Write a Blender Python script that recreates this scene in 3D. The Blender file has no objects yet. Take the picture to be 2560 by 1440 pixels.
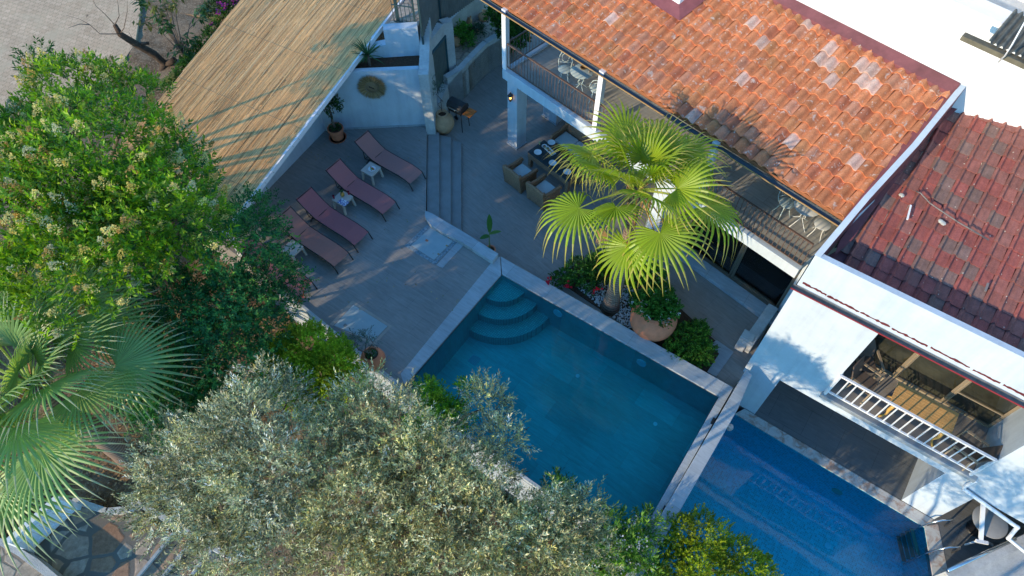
import bpy, math, random
import numpy as np
from mathutils import Matrix, Vector
random.seed(7); RNG=np.random.default_rng(11)
SC=bpy.context.scene; COL=SC.collection
R=math.radians
# ------------------------------------------------------------------ survey helpers
CF=1707.; CP=R(56.5); CH=17.
_F=np.array([0,math.cos(CP),-math.sin(CP)]); _U=np.array([0,math.sin(CP),math.cos(CP)]); _R=np.array([1.,0,0])
CAMP=np.array([0,0,CH])
def ray(px,py): return _F+_R*(px-1280)/CF+_U*(720-py)/CF
def at(px,py,z=0.):
    d=ray(px,py); p=CAMP+d*(z-CH)/d[2]; return Vector((p[0],p[1],z))
def onp(px,py,p0,n):
    d=ray(px,py); n=np.array(n,float); p=CAMP+d*(np.dot(np.array(p0)-CAMP,n)/np.dot(d,n)); return Vector(p)
def V(*a): return Vector(a)
# ------------------------------------------------------------------ materials
def nd(nt,t,**k):
    n=nt.nodes.new(t)
    for a,b in k.items():
        if a=='inp':
            for i,v in b.items(): n.inputs[i].default_value=v
        else: setattr(n,a,b)
    return n
def c4(c): return (c[0],c[1],c[2],1.)
class Mt:
    def __init__(s,name,rough=.6,spec=.3,metal=0.):
        s.m=bpy.data.materials.new(name); s.m.use_nodes=True; s.nt=s.m.node_tree
        s.b=s.nt.nodes['Principled BSDF']; s.out=s.nt.nodes['Material Output']
        s.b.inputs['Roughness'].default_value=rough; s.b.inputs['Specular IOR Level'].default_value=spec
        s.b.inputs['Metallic'].default_value=metal; s.bumpn=None
        s.co=None
    def coords(s,obj=False,rz=0.,scale=(1,1,1)):
        if obj: o=nd(s.nt,'ShaderNodeTexCoord').outputs['Object']
        else: o=nd(s.nt,'ShaderNodeNewGeometry').outputs['Position']
        mp=nd(s.nt,'ShaderNodeMapping'); mp.inputs['Rotation'].default_value=(0,0,rz); mp.inputs['Scale'].default_value=scale
        s.nt.links.new(o,mp.inputs['Vector']); s.co=mp.outputs['Vector']; return s.co
    def noise(s,scale,detail=4,rough=.6,co=None,dist=0.):
        n=nd(s.nt,'ShaderNodeTexNoise',inp={'Scale':scale,'Detail':detail,'Roughness':rough,'Distortion':dist})
        s.nt.links.new(co or s.co,n.inputs['Vector']); return n.outputs['Fac']
    def ramp(s,fac,stops):
        r=nd(s.nt,'ShaderNodeValToRGB'); e=r.color_ramp.elements
        while len(e)<len(stops): e.new(.5)
        for i,(p,c) in enumerate(stops):
            e[i].position=p; e[i].color=c4(c) if isinstance(c,(tuple,list)) else (c,c,c,1)
        s.nt.links.new(fac,r.inputs['Fac']); return r.outputs['Color']
    def rgb(s,c): n=nd(s.nt,'ShaderNodeRGB'); n.outputs[0].default_value=c4(c); return n.outputs[0]
    def attr(s,name='Col'): n=nd(s.nt,'ShaderNodeAttribute',attribute_name=name); return n.outputs['Color']
    def mix(s,fac,a,b,mode='MIX'):
        n=nd(s.nt,'ShaderNodeMix',data_type='RGBA',blend_type=mode)
        if isinstance(fac,(int,float)): n.inputs[0].default_value=fac
        else: s.nt.links.new(fac,n.inputs[0])
        for i,x in ((6,a),(7,b)):
            if isinstance(x,(tuple,list)): n.inputs[i].default_value=c4(x)
            else: s.nt.links.new(x,n.inputs[i])
        return n.outputs[2]
    def mul(s,col,fac): return s.mix(1.,col,fac,'MULTIPLY')
    def base(s,c):
        if isinstance(c,(tuple,list)): s.b.inputs['Base Color'].default_value=c4(c)
        else: s.nt.links.new(c,s.b.inputs['Base Color'])
        return s
    def bump(s,h,strength=.3,dist=.02):
        b=nd(s.nt,'ShaderNodeBump',inp={'Strength':strength,'Distance':dist})
        s.nt.links.new(h,b.inputs['Height'])
        if s.bumpn: s.nt.links.new(s.bumpn,b.inputs['Normal'])
        s.bumpn=b.outputs['Normal']; s.nt.links.new(s.bumpn,s.b.inputs['Normal']); return s
def simple(name,c,rough=.6,spec=.3,metal=0.,var=.12,scale=6.,bump=0.,bs=40.,obj=True,attr=False):
    m=Mt(name,rough,spec,metal); m.coords(obj)
    src=m.attr() if attr else m.rgb(c)
    col=m.mul(src,m.ramp(m.noise(scale),[(.25,1-var),(.75,1+var)])) if var else src
    m.base(col)
    if bump: m.bump(m.noise(bs,5),bump)
    return m.m
def stucco(name,c,var=.05,stain=.10,bump=.25,obj=False,dist=.01,streak=0.):
    m=Mt(name,.85,.15); m.coords(obj)
    col=m.mul(m.rgb(c),m.ramp(m.noise(1.3,6,.65),[(.3,1-stain),(.62,1.)]))
    col=m.mul(col,m.ramp(m.noise(14,4),[(.3,1-var),(.7,1.)])); m.base(col)
    if streak:
        mp=nd(m.nt,'ShaderNodeMapping'); mp.inputs['Scale'].default_value=(1,1,.08); m.nt.links.new(m.co,mp.inputs['Vector'])
        col=m.mul(col,m.ramp(m.noise(5.,5,.6,co=mp.outputs['Vector']),[(.30,1-streak),(.55,1.)])); m.base(col)
    m.bump(m.noise(55,5),bump,dist); return m.m
def floor_tiles(name,c,rz,bw,bh,joint,var=.12,rough=.45,spec=.35,jw=.004,bias=0.):
    m=Mt(name,rough,spec); m.coords(False,rz)
    br=nd(m.nt,'ShaderNodeTexBrick',inp={'Scale':1.,'Brick Width':bw,'Row Height':bh,'Mortar Size':jw,'Mortar Smooth':.1,'Bias':bias,
        'Color1':c4([x*(1-var) for x in c]),'Color2':c4([x*(1+var) for x in c]),'Mortar':c4(joint)})
    br.offset=.5
    m.nt.links.new(m.co,br.inputs['Vector'])
    mp=nd(m.nt,'ShaderNodeMapping'); mp.inputs['Scale'].default_value=(1.,7.,1.)
    m.nt.links.new(m.co,mp.inputs['Vector'])
    s=m.ramp(m.noise(2.2,7,.7,co=mp.outputs['Vector'],dist=.6),[(.3,.80),(.7,1.16)])
    col=m.mul(br.outputs['Color'],s); col=m.mul(col,m.ramp(m.noise(.8,4),[(.3,.88),(.7,1.1)]))
    m.base(col); m.bump(m.noise(30,4,co=mp.outputs['Vector']),.06); return m.m
def leaf_mat(name,trans=.35,rough=.45,spec=.35,tint=(1.25,1.3,.55)):
    m=Mt(name,rough,spec); a=m.attr(); m.base(a)
    tr=nd(m.nt,'ShaderNodeBsdfTranslucent'); m.nt.links.new(m.mul(a,m.rgb(tint)),tr.inputs['Color'])
    mx=nd(m.nt,'ShaderNodeMixShader',inp={0:trans}); m.nt.links.new(m.b.outputs[0],mx.inputs[1]); m.nt.links.new(tr.outputs[0],mx.inputs[2])
    m.nt.links.new(mx.outputs[0],m.out.inputs['Surface']); return m.m
def attr_mat(name,rough=.6,spec=.25,var=.1,scale=20): return simple(name,(1,1,1),rough,spec,0,var,scale,attr=True)
def water_mat(name,tint,wave=1.6,amt=.06):
    m=Mt(name); m.coords(False); nt=m.nt
    tr=nd(nt,'ShaderNodeBsdfTransparent'); tr.inputs[0].default_value=c4(tint)
    gl=nd(nt,'ShaderNodeBsdfGlossy',inp={'Roughness':.03}); gl.inputs[0].default_value=(1,1,1,1)
    bp=nd(nt,'ShaderNodeBump',inp={'Strength':amt,'Distance':.1}); nt.links.new(m.noise(wave,3,.5),bp.inputs['Height'])
    nt.links.new(bp.outputs[0],gl.inputs['Normal'])
    fr=nd(nt,'ShaderNodeFresnel',inp={'IOR':1.33}); nt.links.new(bp.outputs[0],fr.inputs['Normal'])
    mx=nd(nt,'ShaderNodeMixShader'); nt.links.new(fr.outputs[0],mx.inputs[0]); nt.links.new(tr.outputs[0],mx.inputs[1]); nt.links.new(gl.outputs[0],mx.inputs[2])
    nt.links.new(mx.outputs[0],m.out.inputs['Surface']); return m.m
def glass_mat(name,tint=(.75,.82,.8),gl_amt=.12):
    m=Mt(name); nt=m.nt
    tr=nd(nt,'ShaderNodeBsdfTransparent'); tr.inputs[0].default_value=c4(tint)
    gl=nd(nt,'ShaderNodeBsdfGlossy',inp={'Roughness':.02})
    lw=nd(nt,'ShaderNodeFresnel',inp={'IOR':1.5}); ad=nd(nt,'ShaderNodeMath',operation='ADD',inp={1:gl_amt}); nt.links.new(lw.outputs[0],ad.inputs[0])
    mx=nd(nt,'ShaderNodeMixShader'); nt.links.new(ad.outputs[0],mx.inputs[0]); nt.links.new(tr.outputs[0],mx.inputs[1]); nt.links.new(gl.outputs[0],mx.inputs[2])
    nt.links.new(mx.outputs[0],m.out.inputs['Surface']); return m.m
def emis(name,c,s):
    m=Mt(name); m.b.inputs['Emission Color'].default_value=c4(c); m.b.inputs['Emission Strength'].default_value=s; m.base(c); return m.m
# ------------------------------------------------------------------ mesh builder
W={}
class MB:
    def __init__(s): s.v=[];s.f=[];s.c=[];s.cur=(1,1,1)
    def add(s,vs,fs,col=None):
        o=len(s.v); s.v+= [tuple(x) for x in vs]; s.f+=[tuple(i+o for i in f) for f in fs]; s.c+=[col or s.cur]*len(fs); return s
    def quad(s,a,b,c,d,col=None): return s.add([a,b,c,d],[(0,1,2,3)],col)
    def box(s,cx,cy,cz,sx,sy,sz,rz=0.,tx=1.,ty=1.,col=None):
        "centre of base, size, rotation; tx,ty scale of the top"
        c,sn=math.cos(rz),math.sin(rz); vs=[]
        for z,kx,ky in ((0,1,1),(sz,tx,ty)):
            for x,y in ((-1,-1),(1,-1),(1,1),(-1,1)):
                X=x*sx/2*kx;Y=y*sy/2*ky; vs.append((cx+X*c-Y*sn,cy+X*sn+Y*c,cz+z))
        return s.add(vs,[(0,3,2,1),(4,5,6,7),(0,1,5,4),(1,2,6,5),(2,3,7,6),(3,0,4,7)],col)
    def bar(s,a,b,w,h=None,col=None):
        "rectangular bar between two points"
        a=Vector(a);b=Vector(b); h=h or w; d=(b-a).normalized(); up=Vector((0,0,1))
        if abs(d.z)>.95: up=Vector((0,1,0))
        sx=d.cross(up).normalized(); u=sx.cross(d).normalized(); vs=[]
        for p in (a,b):
            for i,j in ((-1,-1),(1,-1),(1,1),(-1,1)): vs.append(p+sx*i*w/2+u*j*h/2)
        return s.add(vs,[(0,3,2,1),(4,5,6,7),(0,1,5,4),(1,2,6,5),(2,3,7,6),(3,0,4,7)],col)
    def prism(s,pts,z0,z1,col=None):
        n=len(pts); P=[Vector((p[0],p[1],0)) for p in pts]
        a=sum(P[i].x*P[(i+1)%n].y-P[(i+1)%n].x*P[i].y for i in range(n))
        if a<0: P=P[::-1]
        vs=[(p.x,p.y,z0) for p in P]+[(p.x,p.y,z1) for p in P]
        return s.add(vs,[tuple(range(n-1,-1,-1)),tuple(range(n,2*n))]+[(i,(i+1)%n,n+(i+1)%n,n+i) for i in range(n)],col)
    def wall(s,a,b,z0,z1,th,z1b=None,z0b=None,col=None):
        "wall from a to b, thickness to the left of a->b (negative: right)"
        a=Vector((a[0],a[1]));b=Vector((b[0],b[1])); d=(b-a).normalized(); n=Vector((-d.y,d.x))*th
        z1b=z1 if z1b is None else z1b; z0b=z0 if z0b is None else z0b
        q=[(a,z0,z1),(b,z0b,z1b),(b+n,z0b,z1b),(a+n,z0,z1)]
        if th<0: q=[q[1],q[0],q[3],q[2]]
        vs=[(p.x,p.y,k) for p,k,_ in q]+[(p.x,p.y,k) for p,_,k in q]
        return s.add(vs,[(3,2,1,0),(4,5,6,7),(0,1,5,4),(1,2,6,5),(2,3,7,6),(3,0,4,7)],col)
    def tube(s,path,r,n=8,r2=None,col=None,caps=True):
        P=[Vector(p) for p in path]; m=len(P)
        rs=r if isinstance(r,(list,tuple)) else [r+(((r2 if r2 is not None else r)-r)*i/(m-1)) for i in range(m)]
        vs=[];prev=None
        for i,p in enumerate(P):
            d=(P[min(i+1,m-1)]-P[max(i-1,0)]).normalized()
            if prev is None:
                up=Vector((0,0,1)) if abs(d.z)<.9 else Vector((1,0,0)); x=d.cross(up).normalized()
            else: x=(prev-d*prev.dot(d)).normalized()
            prev=x; y=d.cross(x)
            for k in range(n):
                t=2*math.pi*k/n; vs.append(p+(x*math.cos(t)+y*math.sin(t))*rs[i])
        fs=[(i*n+k,i*n+(k+1)%n,(i+1)*n+(k+1)%n,(i+1)*n+k) for i in range(m-1) for k in range(n)]
        if caps: fs+=[tuple(range(n-1,-1,-1)),tuple((m-1)*n+k for k in range(n))]
        return s.add(vs,fs,col)
    def lathe(s,prof,cx=0,cy=0,cz=0,n=24,col=None,cap=True,tilt=None):
        vs=[];m=len(prof)
        for r,z in prof:
            for k in range(n):
                t=2*math.pi*k/n; p=Vector((r*math.cos(t),r*math.sin(t),z))
                if tilt: p=tilt@p
                vs.append(p+Vector((cx,cy,cz)))
        fs=[(i*n+k,i*n+(k+1)%n,(i+1)*n+(k+1)%n,(i+1)*n+k) for i in range(m-1) for k in range(n)]
        if cap: fs+=[tuple(range(n-1,-1,-1)),tuple((m-1)*n+k for k in range(n))]
        return s.add(vs,fs,col)
    def ball(s,c,r,n=8,sz=(1,1,1),col=None):
        pr=[(max(1e-4,math.sin(math.pi*i/n))*r*sz[0],-math.cos(math.pi*i/n)*r*sz[2]) for i in range(n+1)]
        return s.lathe(pr,c[0],c[1],c[2],n+2,col,False)
    def build(s,name,mat,parent=None,world=True,smooth=False,bevel=0.):
        me=bpy.data.meshes.new(name); vs=s.v
        if parent is not None and world:
            Mi=W[parent].inverted(); vs=[tuple(Mi@Vector(v)) for v in vs]
        me.from_pydata(vs,[],s.f); me.update()
        a=me.attributes.new('Col','FLOAT_COLOR','FACE'); a.data.foreach_set('color',np.array([c4(c) for c in s.c],dtype=np.float32).ravel())
        o=bpy.data.objects.new(name,me); COL.objects.link(o); me.materials.append(mat)
        if smooth: me.polygons.foreach_set('use_smooth',[True]*len(me.polygons))
        if smooth=='auto' : me.set_sharp_from_angle(angle=R(40))
        if bevel:
            b=o.modifiers.new('bevel','BEVEL'); b.width=bevel; b.segments=2; b.limit_method='ANGLE'
        if parent is not None: o.parent=parent; W[o]=W[parent]
        else: W[o]=Matrix()
        return o
def tag(o,label=None,cat=None,group=None,kind=None):
    if label: o['label']=label
    if cat: o['category']=cat
    if group: o['group']=group
    if kind: o['kind']=kind
    return o
def thing(name,label,cat,loc=(0,0,0),rz=0.,group=None):
    o=bpy.data.objects.new(name,None); COL.objects.link(o); o.location=loc; o.rotation_euler=(0,0,rz); o.empty_display_size=.2
    W[o]=Matrix.Translation(Vector(loc))@Matrix.Rotation(rz,4,'Z'); return tag(o,label,cat,group)
def dup(root,loc,rz,label,group=None):
    def cp(o,par):
        c=o.copy(); COL.objects.link(c)
        if par is not None: c.parent=par
        for ch in [x for x in bpy.data.objects if x.parent is o]: cp(ch,c)
        return c
    r=cp(root,None); r.location=loc; r.rotation_euler=(0,0,rz); r['label']=label
    if group: r['group']=group
    return r
def struct(name,mb,mat,**k): return tag(mb.build(name,mat,**k),kind='structure')
def pxpoly(pts,z): return [at(x,y,z) for x,y in pts]
# ------------------------------------------------------------------ leaves
def nrm(a): return a/np.maximum(np.linalg.norm(a,axis=1,keepdims=True),1e-9)
def leafmesh(name,P,D,N,L,Wd,col,mat,parent=None,cup=.15,mid=.45):
    n=len(P); D=nrm(D); S=nrm(np.cross(D,N)); N2=np.cross(S,D); L=np.asarray(L).reshape(-1,1)*np.ones((n,1)); Wd=np.asarray(Wd).reshape(-1,1)*np.ones((n,1))
    if parent is not None:
        off=np.array(W[parent].translation); P=P-off
    v=np.empty((n,4,3),dtype=np.float32)
    v[:,0]=P; v[:,1]=P+D*L*mid+S*Wd/2+N2*Wd*cup; v[:,2]=P+D*L; v[:,3]=P+D*L*mid-S*Wd/2+N2*Wd*cup
    me=bpy.data.meshes.new(name); me.vertices.add(4*n); me.vertices.foreach_set('co',v.ravel())
    me.loops.add(4*n); me.loops.foreach_set('vertex_index',np.arange(4*n,dtype=np.int32))
    me.polygons.add(n); me.polygons.foreach_set('loop_start',np.arange(0,4*n,4,dtype=np.int32)); me.polygons.foreach_set('loop_total',np.full(n,4,dtype=np.int32))
    me.update(calc_edges=True); me.validate()
    a=me.attributes.new('Col','FLOAT_COLOR','FACE'); cc=np.ones((n,4),dtype=np.float32); cc[:,:3]=np.clip(col,0,1); a.data.foreach_set('color',cc.ravel())
    o=bpy.data.objects.new(name,me); COL.objects.link(o); me.materials.append(mat)
    if parent is not None: o.parent=parent; W[o]=W[parent]
    else: W[o]=Matrix()
    return o
def lobes_px(L): return [(*at(x,y,z),r,rz) for x,y,z,r,rz in L]
def shoots(lobes,n,up=.35,inner=.5,zlow=-.45,jit=.45,rag=.18):
    Lb=np.array(lobes); w=Lb[:,3]**2; w/=w.sum(); i=RNG.choice(len(Lb),n,p=w); c=Lb[i]
    d=nrm(RNG.normal(size=(n,3))); bad=d[:,2]<zlow; d[bad,2]*=-1
    r=inner+(1.02-inner)*RNG.random(n)**.6; r*=1+rag*np.sin(d[:,0]*5+i)*np.cos(d[:,1]*6+2*i)+RNG.normal(size=n)*.05
    P=c[:,:3]+d*np.stack([c[:,3],c[:,3],c[:,4]],1)*r[:,None]
    D=nrm(d+np.array([0,0,up])+RNG.normal(size=(n,3))*jit); return P,D,r
def leaves_on(P,D,k,slen,L,Wd,spread=.9,gap=0.,droop=0.):
    n=len(P); t=np.tile((np.arange(k)+.5)/k,(n,1)).ravel(); Pi=np.repeat(P,k,0); Di=np.repeat(D,k,0)
    a=RNG.normal(size=(n*k,3)); side=nrm(a-np.sum(a*Di,1,keepdims=True)*Di)
    LP=Pi+Di*(t*slen)[:,None]; LD=nrm(Di*(.35+.8*t[:,None])+side*spread+np.array([0,0,-droop]))
    nn=nrm(np.array([0,0,1.])+RNG.normal(size=(n*k,3))*.45)
    nn=nrm(nn-np.sum(nn*LD,1,keepdims=True)*LD)
    return LP,LD,nn,t
def palette(n,k,cols,wts,shootvar=.25,leafvar=.15,tipcol=None,t=None,tipamt=.0,bright=None):
    cols=np.array(cols); i=RNG.choice(len(cols),n,p=np.array(wts)/sum(wts)); c=cols[i]*(1+RNG.normal(size=(n,1))*shootvar*.5)
    if bright is not None: c=c*bright[:,None]
    c=np.repeat(c,k,0)*(1+RNG.normal(size=(n*k,1))*leafvar)
    if tipcol is not None: c=c+(np.array(tipcol)-c)*(t[:,None]*tipamt)
    return np.clip(c,.003,1)
def branches(mb,base,targets,r0,r1=.012,n=6,wob=.12):
    b=Vector(base)
    for tx in targets:
        q=Vector(tx); pts=[]
        for i in range(6):
            t=i/5; p=b.lerp(q,t); p.z=b.z+(q.z-b.z)*(t**.8)
            if 0<i<5: p+=Vector([random.uniform(-wob,wob) for _ in range(3)])
            pts.append(p)
        mb.tube(pts,r0,n,r1)
# ================================================================== materials
d1=V(.698,-.716,0).normalized(); q1=V(.716,.698,0).normalized(); A1=math.atan2(d1.y,d1.x)
u2=V(.8134,-.5817,0).normalized(); v2=V(.5817,.8134,0).normalized(); A2=math.atan2(u2.y,u2.x)
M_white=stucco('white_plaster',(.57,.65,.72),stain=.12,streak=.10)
M_whiteold=stucco('rough_whitewash',(.66,.67,.66),var=.16,stain=.28,bump=.8,dist=.03)
M_whiteclean=simple('white_paint',(.80,.82,.85),.5,.4,var=.03)
M_roofwhite=stucco('limewash_roof',(.86,.86,.86),stain=.05,var=.03)
M_deck=floor_tiles('deck_tile',(.265,.25,.235),-A2,1.2,.6,(.15,.155,.16),var=.035,jw=.003)
M_terr=floor_tiles('terrace_tile',(.285,.262,.24),-A1,1.2,.6,(.16,.16,.16),var=.035,jw=.003)
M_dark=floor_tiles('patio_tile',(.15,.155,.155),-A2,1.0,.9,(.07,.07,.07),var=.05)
M_balc=floor_tiles('balcony_tile',(.40,.38,.34),-A1,.6,.6,(.24,.23,.21),var=.06)
M_marble=floor_tiles('grey_marble',(.40,.44,.47),-A2,1.35,3.,(.22,.24,.25),var=.08,rough=.4)
M_trav=Mt('travertine',.6,.3); M_trav.coords()
_c=M_trav.mix(M_trav.ramp(M_trav.noise(3.2,7,.7,dist=1.2),[(.46,0.),(.60,1.)]),(.55,.55,.52),(.40,.28,.22)); M_trav.base(_c); M_trav=M_trav.m
M_riser=simple('step_stone',(.25,.25,.245),.6,.3,var=.15,scale=3)
# pool floor: slate look tile
M_slate=floor_tiles('pool_slate_tile',(.09,.53,.54),-A2,1.2,.6,(.12,.42,.44),var=.13,jw=.006)
def mosaic(name,c,g,s,rz,var=.25):
    m=Mt(name,.3,.5); m.coords(False,rz)
    sp=nd(m.nt,'ShaderNodeSeparateXYZ'); m.nt.links.new(m.co,sp.inputs[0])
    # use x+z / y+z so walls carry the grid too
    cb=nd(m.nt,'ShaderNodeCombineXYZ')
    a1=nd(m.nt,'ShaderNodeMath',operation='MULTIPLY_ADD',inp={1:1.0}); 
    m.nt.links.new(sp.outputs[2],a1.inputs[0]); m.nt.links.new(sp.outputs[1],a1.inputs[2]); m.nt.links.new(sp.outputs[0],cb.inputs[0]); m.nt.links.new(a1.outputs[0],cb.inputs[1])
    br=nd(m.nt,'ShaderNodeTexBrick',inp={'Scale':1.,'Brick Width':s,'Row Height':s,'Mortar Size':s*.09,'Color1':c4([x*(1-var) for x in c]),'Color2':c4([x*(1+var) for x in c]),'Mortar':c4(g)}); br.offset=0
    m.nt.links.new(cb.outputs[0],br.inputs['Vector']); m.base(br.outputs['Color']); return m.m
M_mos=mosaic('blue_pool_mosaic',(.02,.66,.74),(.22,.80,.88),.055,-A2)
M_mosg=mosaic('teal_step_mosaic',(.12,.50,.48),(.05,.24,.25),.06,-A2,.12)
M_water1=water_mat('pool_water',(.32,.91,.95),amt=.09)
M_water2=water_mat('lower_pool_water',(.27,.86,1.),wave=1.2,amt=.04)
M_mull=simple('bronze_aluminium',(.20,.17,.13),.4,.5,.3,var=.05)
M_rail=simple('brown_painted_iron',(.17,.11,.085),.5,.4,.2,var=.1)
M_steelw=simple('white_painted_steel',(.80,.82,.84),.4,.5,var=.03)
M_chrome=simple('stainless_steel',(.62,.62,.62),.18,.6,.95,var=.03)
M_black=simple('black_metal',(.02,.021,.024),.45,.5,.2,var=.1)
M_gutter=simple('grey_gutter',(.085,.10,.115),.45,.4,.3,var=.15)
M_gold=simple('worn_gold_strip',(.42,.27,.12),.5,.4,.2,var=.15)
M_flash=Mt('red_roof_flashing',.5,.35); M_flash.coords()
_c=M_flash.mul(M_flash.rgb((.19,.062,.068)),M_flash.ramp(M_flash.noise(2.5,6,.7),[(.3,.75),(.7,1.3)]))
_c=M_flash.mix(M_flash.ramp(M_flash.noise(9,8,.75),[(.66,0.),(.70,.8)]),_c,(.45,.30,.28)); M_flash.base(_c); M_flash=M_flash.m
M_glass=glass_mat('window_glass',(.85,.9,.88),.04)
M_glass2=glass_mat('tinted_window_glass',(.45,.5,.48),.10)
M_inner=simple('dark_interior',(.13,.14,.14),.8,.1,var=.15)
M_floorin=simple('grey_interior_floor',(.45,.48,.46),.5,.3,var=.08)
def roof_mat(name,amt1,amt2,lich=(.62,.58,.52)):
    m=Mt(name,.75,.2); m.coords()
    col=m.mul(m.attr(),m.ramp(m.noise(5,5,.65),[(.25,.72),(.75,1.25)]))
    col=m.mul(col,m.ramp(m.noise(40,4,.6),[(.3,.85),(.7,1.12)]))
    col=m.mix(m.ramp(m.noise(6.5,8,.72,dist=.4),[(amt1,0.),(amt1+.07,.7)]),col,lich)
    vo=nd(m.nt,'ShaderNodeTexVoronoi',inp={'Scale':5.5,'Randomness':1.}); m.nt.links.new(m.co,vo.inputs['Vector'])
    col=m.mix(m.ramp(vo.outputs['Distance'],[(.075,amt2),(.10,0.)]),col,(.66,.60,.50))
    m.base(col); m.bump(m.noise(60,5),.25); return m.m
M_tile1=roof_mat('terracotta_tile',.575,.8)
M_tile2=roof_mat('painted_concrete_tile',.72,.7,(.40,.36,.30))
M_soil=Mt('dry_soil',.95,.05); M_soil.coords()
_c=M_soil.mix(M_soil.ramp(M_soil.noise(1.1,6,.7),[(.4,0.),(.6,1.)]),(.16,.105,.065),(.33,.245,.165))
_c=M_soil.mix(M_soil.ramp(M_soil.noise(13,6,.8),[(.5,0.),(.62,1.)]),_c,(.42,.32,.21)); _c=M_soil.mul(_c,M_soil.ramp(M_soil.noise(35,5,.7),[(.3,.6),(.7,1.25)])); M_soil.base(_c); M_soil.bump(M_soil.noise(18,7,.8),.9,.06); M_soil=M_soil.m
M_bed=simple('garden_bed_soil',(.10,.06,.04),.95,.05,var=.4,scale=15,bump=.9,bs=40,obj=False)
def crazy(name,stones,joint,sc,jw=.07):
    m=Mt(name,.8,.2); m.coords()
    dn=nd(m.nt,'ShaderNodeTexNoise',inp={'Scale':1.6,'Detail':3}); m.nt.links.new(m.co,dn.inputs['Vector'])
    mx=nd(m.nt,'ShaderNodeMix',data_type='VECTOR'); mx.inputs[0].default_value=.16; m.nt.links.new(m.co,mx.inputs[4]); m.nt.links.new(dn.outputs['Color'],mx.inputs[5])
    fl=nd(m.nt,'ShaderNodeMapping'); fl.inputs['Scale'].default_value=(1,1,0); m.nt.links.new(mx.outputs[1],fl.inputs[0])
    a=nd(m.nt,'ShaderNodeTexVoronoi',feature='F1',inp={'Scale':sc,'Randomness':1.}); b=nd(m.nt,'ShaderNodeTexVoronoi',feature='DISTANCE_TO_EDGE',inp={'Scale':sc,'Randomness':1.})
    for t in (a,b): m.nt.links.new(fl.outputs[0],t.inputs['Vector'])
    sp=nd(m.nt,'ShaderNodeSeparateColor'); m.nt.links.new(a.outputs['Color'],sp.inputs[0])
    st=m.ramp(sp.outputs[0],[(0.,stones[0]),(.5,stones[1]),(1.,stones[2])]); st=m.mul(st,m.ramp(m.noise(9,7,.7),[(.3,.65),(.7,1.3)]))
    col=m.mix(m.ramp(b.outputs['Distance'],[(jw*.7,0.),(jw,1.)]),joint,st); m.base(col)
    m.bump(m.ramp(b.outputs['Distance'],[(jw*.6,0.),(jw*1.3,1.)]),.5,.02); m.bump(m.noise(30,5),.3); return m.m
M_crazy=crazy('crazy_paving_stone',((.30,.17,.11),(.40,.28,.20),(.44,.38,.33)),(.17,.155,.14),1.9,.075)
M_crazy2=crazy('sandy_paving_stone',((.38,.31,.24),(.46,.38,.29),(.40,.34,.28)),(.24,.20,.16),2.6,.05)
# road pavers
M_pav=Mt('road_paver',.85,.15); M_pav.coords(False,R(24))
_wv=nd(M_pav.nt,'ShaderNodeTexWave',wave_type='BANDS',bands_direction='X',wave_profile='TRI',inp={'Scale':2.4}); M_pav.nt.links.new(M_pav.co,_wv.inputs[0])
_ma=nd(M_pav.nt,'ShaderNodeVectorMath',operation='MULTIPLY_ADD'); _ma.inputs[1].default_value=(0,.07,0); M_pav.nt.links.new(_wv.outputs['Color'],_ma.inputs[0]); M_pav.nt.links.new(M_pav.co,_ma.inputs[2])
_br=nd(M_pav.nt,'ShaderNodeTexBrick',inp={'Scale':1.,'Brick Width':.235,'Row Height':.18,'Mortar Size':.009,'Mortar Smooth':.3,'Color1':(.62,.42,.26,1),'Color2':(.72,.50,.32,1),'Mortar':(.36,.25,.15,1)}); M_pav.nt.links.new(_ma.outputs[0],_br.inputs['Vector'])
_c=M_pav.mul(_br.outputs['Color'],M_pav.ramp(M_pav.noise(.7,5,.7),[(.3,.82),(.7,1.15)]))
_c=M_pav.mix(M_pav.ramp(M_pav.noise(.9,7,.72),[(.50,0.),(.66,.8)]),_c,(.62,.46,.29)); M_pav.base(_c); M_pav.bump(_br.outputs['Fac'],-.4,.01) ; M_pav=M_pav.m
M_terra=simple('terracotta_clay',(.62,.21,.11),.7,.25,var=.18,scale=5,bump=.15)
M_terra2=simple('aged_amphora_clay',(.58,.35,.20),.8,.2,var=.22,scale=6,bump=.3)
M_plastic=simple('beige_plastic',(.52,.45,.40),.5,.4,var=.04)
M_sling=Mt('dusty_red_sling_fabric',.75,.15); M_sling.coords(True)
_w=nd(M_sling.nt,'ShaderNodeTexWave',inp={'Scale':28.,'Distortion':.5}); M_sling.nt.links.new(M_sling.co,_w.inputs[0])
M_sling.base(M_sling.mul(M_sling.attr(),M_sling.ramp(_w.outputs['Fac'],[(0.,.88),(1.,1.06)]))); M_sling=M_sling.m
M_cush=simple('pale_grey_cushion',(.48,.55,.56),.9,.1,var=.06,scale=10,bump=.1)
M_sofa=simple('dark_brown_velvet',(.22,.16,.17),.8,.2,var=.4,scale=6,bump=.4,bs=6)
M_ceramic=simple('white_ceramic',(.75,.77,.78),.25,.5,var=.02)
def weave(name,c,sc=34.):
    m=Mt(name,.65,.25); m.coords(True)
    w1=nd(m.nt,'ShaderNodeTexWave',bands_direction='Z',inp={'Scale':sc,'Distortion':1.}); w2=nd(m.nt,'ShaderNodeTexWave',bands_direction='DIAGONAL',inp={'Scale':sc*.8,'Distortion':1.})
    for w in (w1,w2): m.nt.links.new(m.co,w.inputs[0])
    f=m.mul(m.ramp(w1.outputs['Fac'],[(.2,.35),(.7,1.2)]),m.ramp(w2.outputs['Fac'],[(.1,.55),(.7,1.1)])); m.base(m.mul(m.rgb(c),f)); m.bump(w1.outputs['Fac'],.5,.01); return m.m
M_wick=weave('brown_wicker',(.46,.27,.16))
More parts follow.
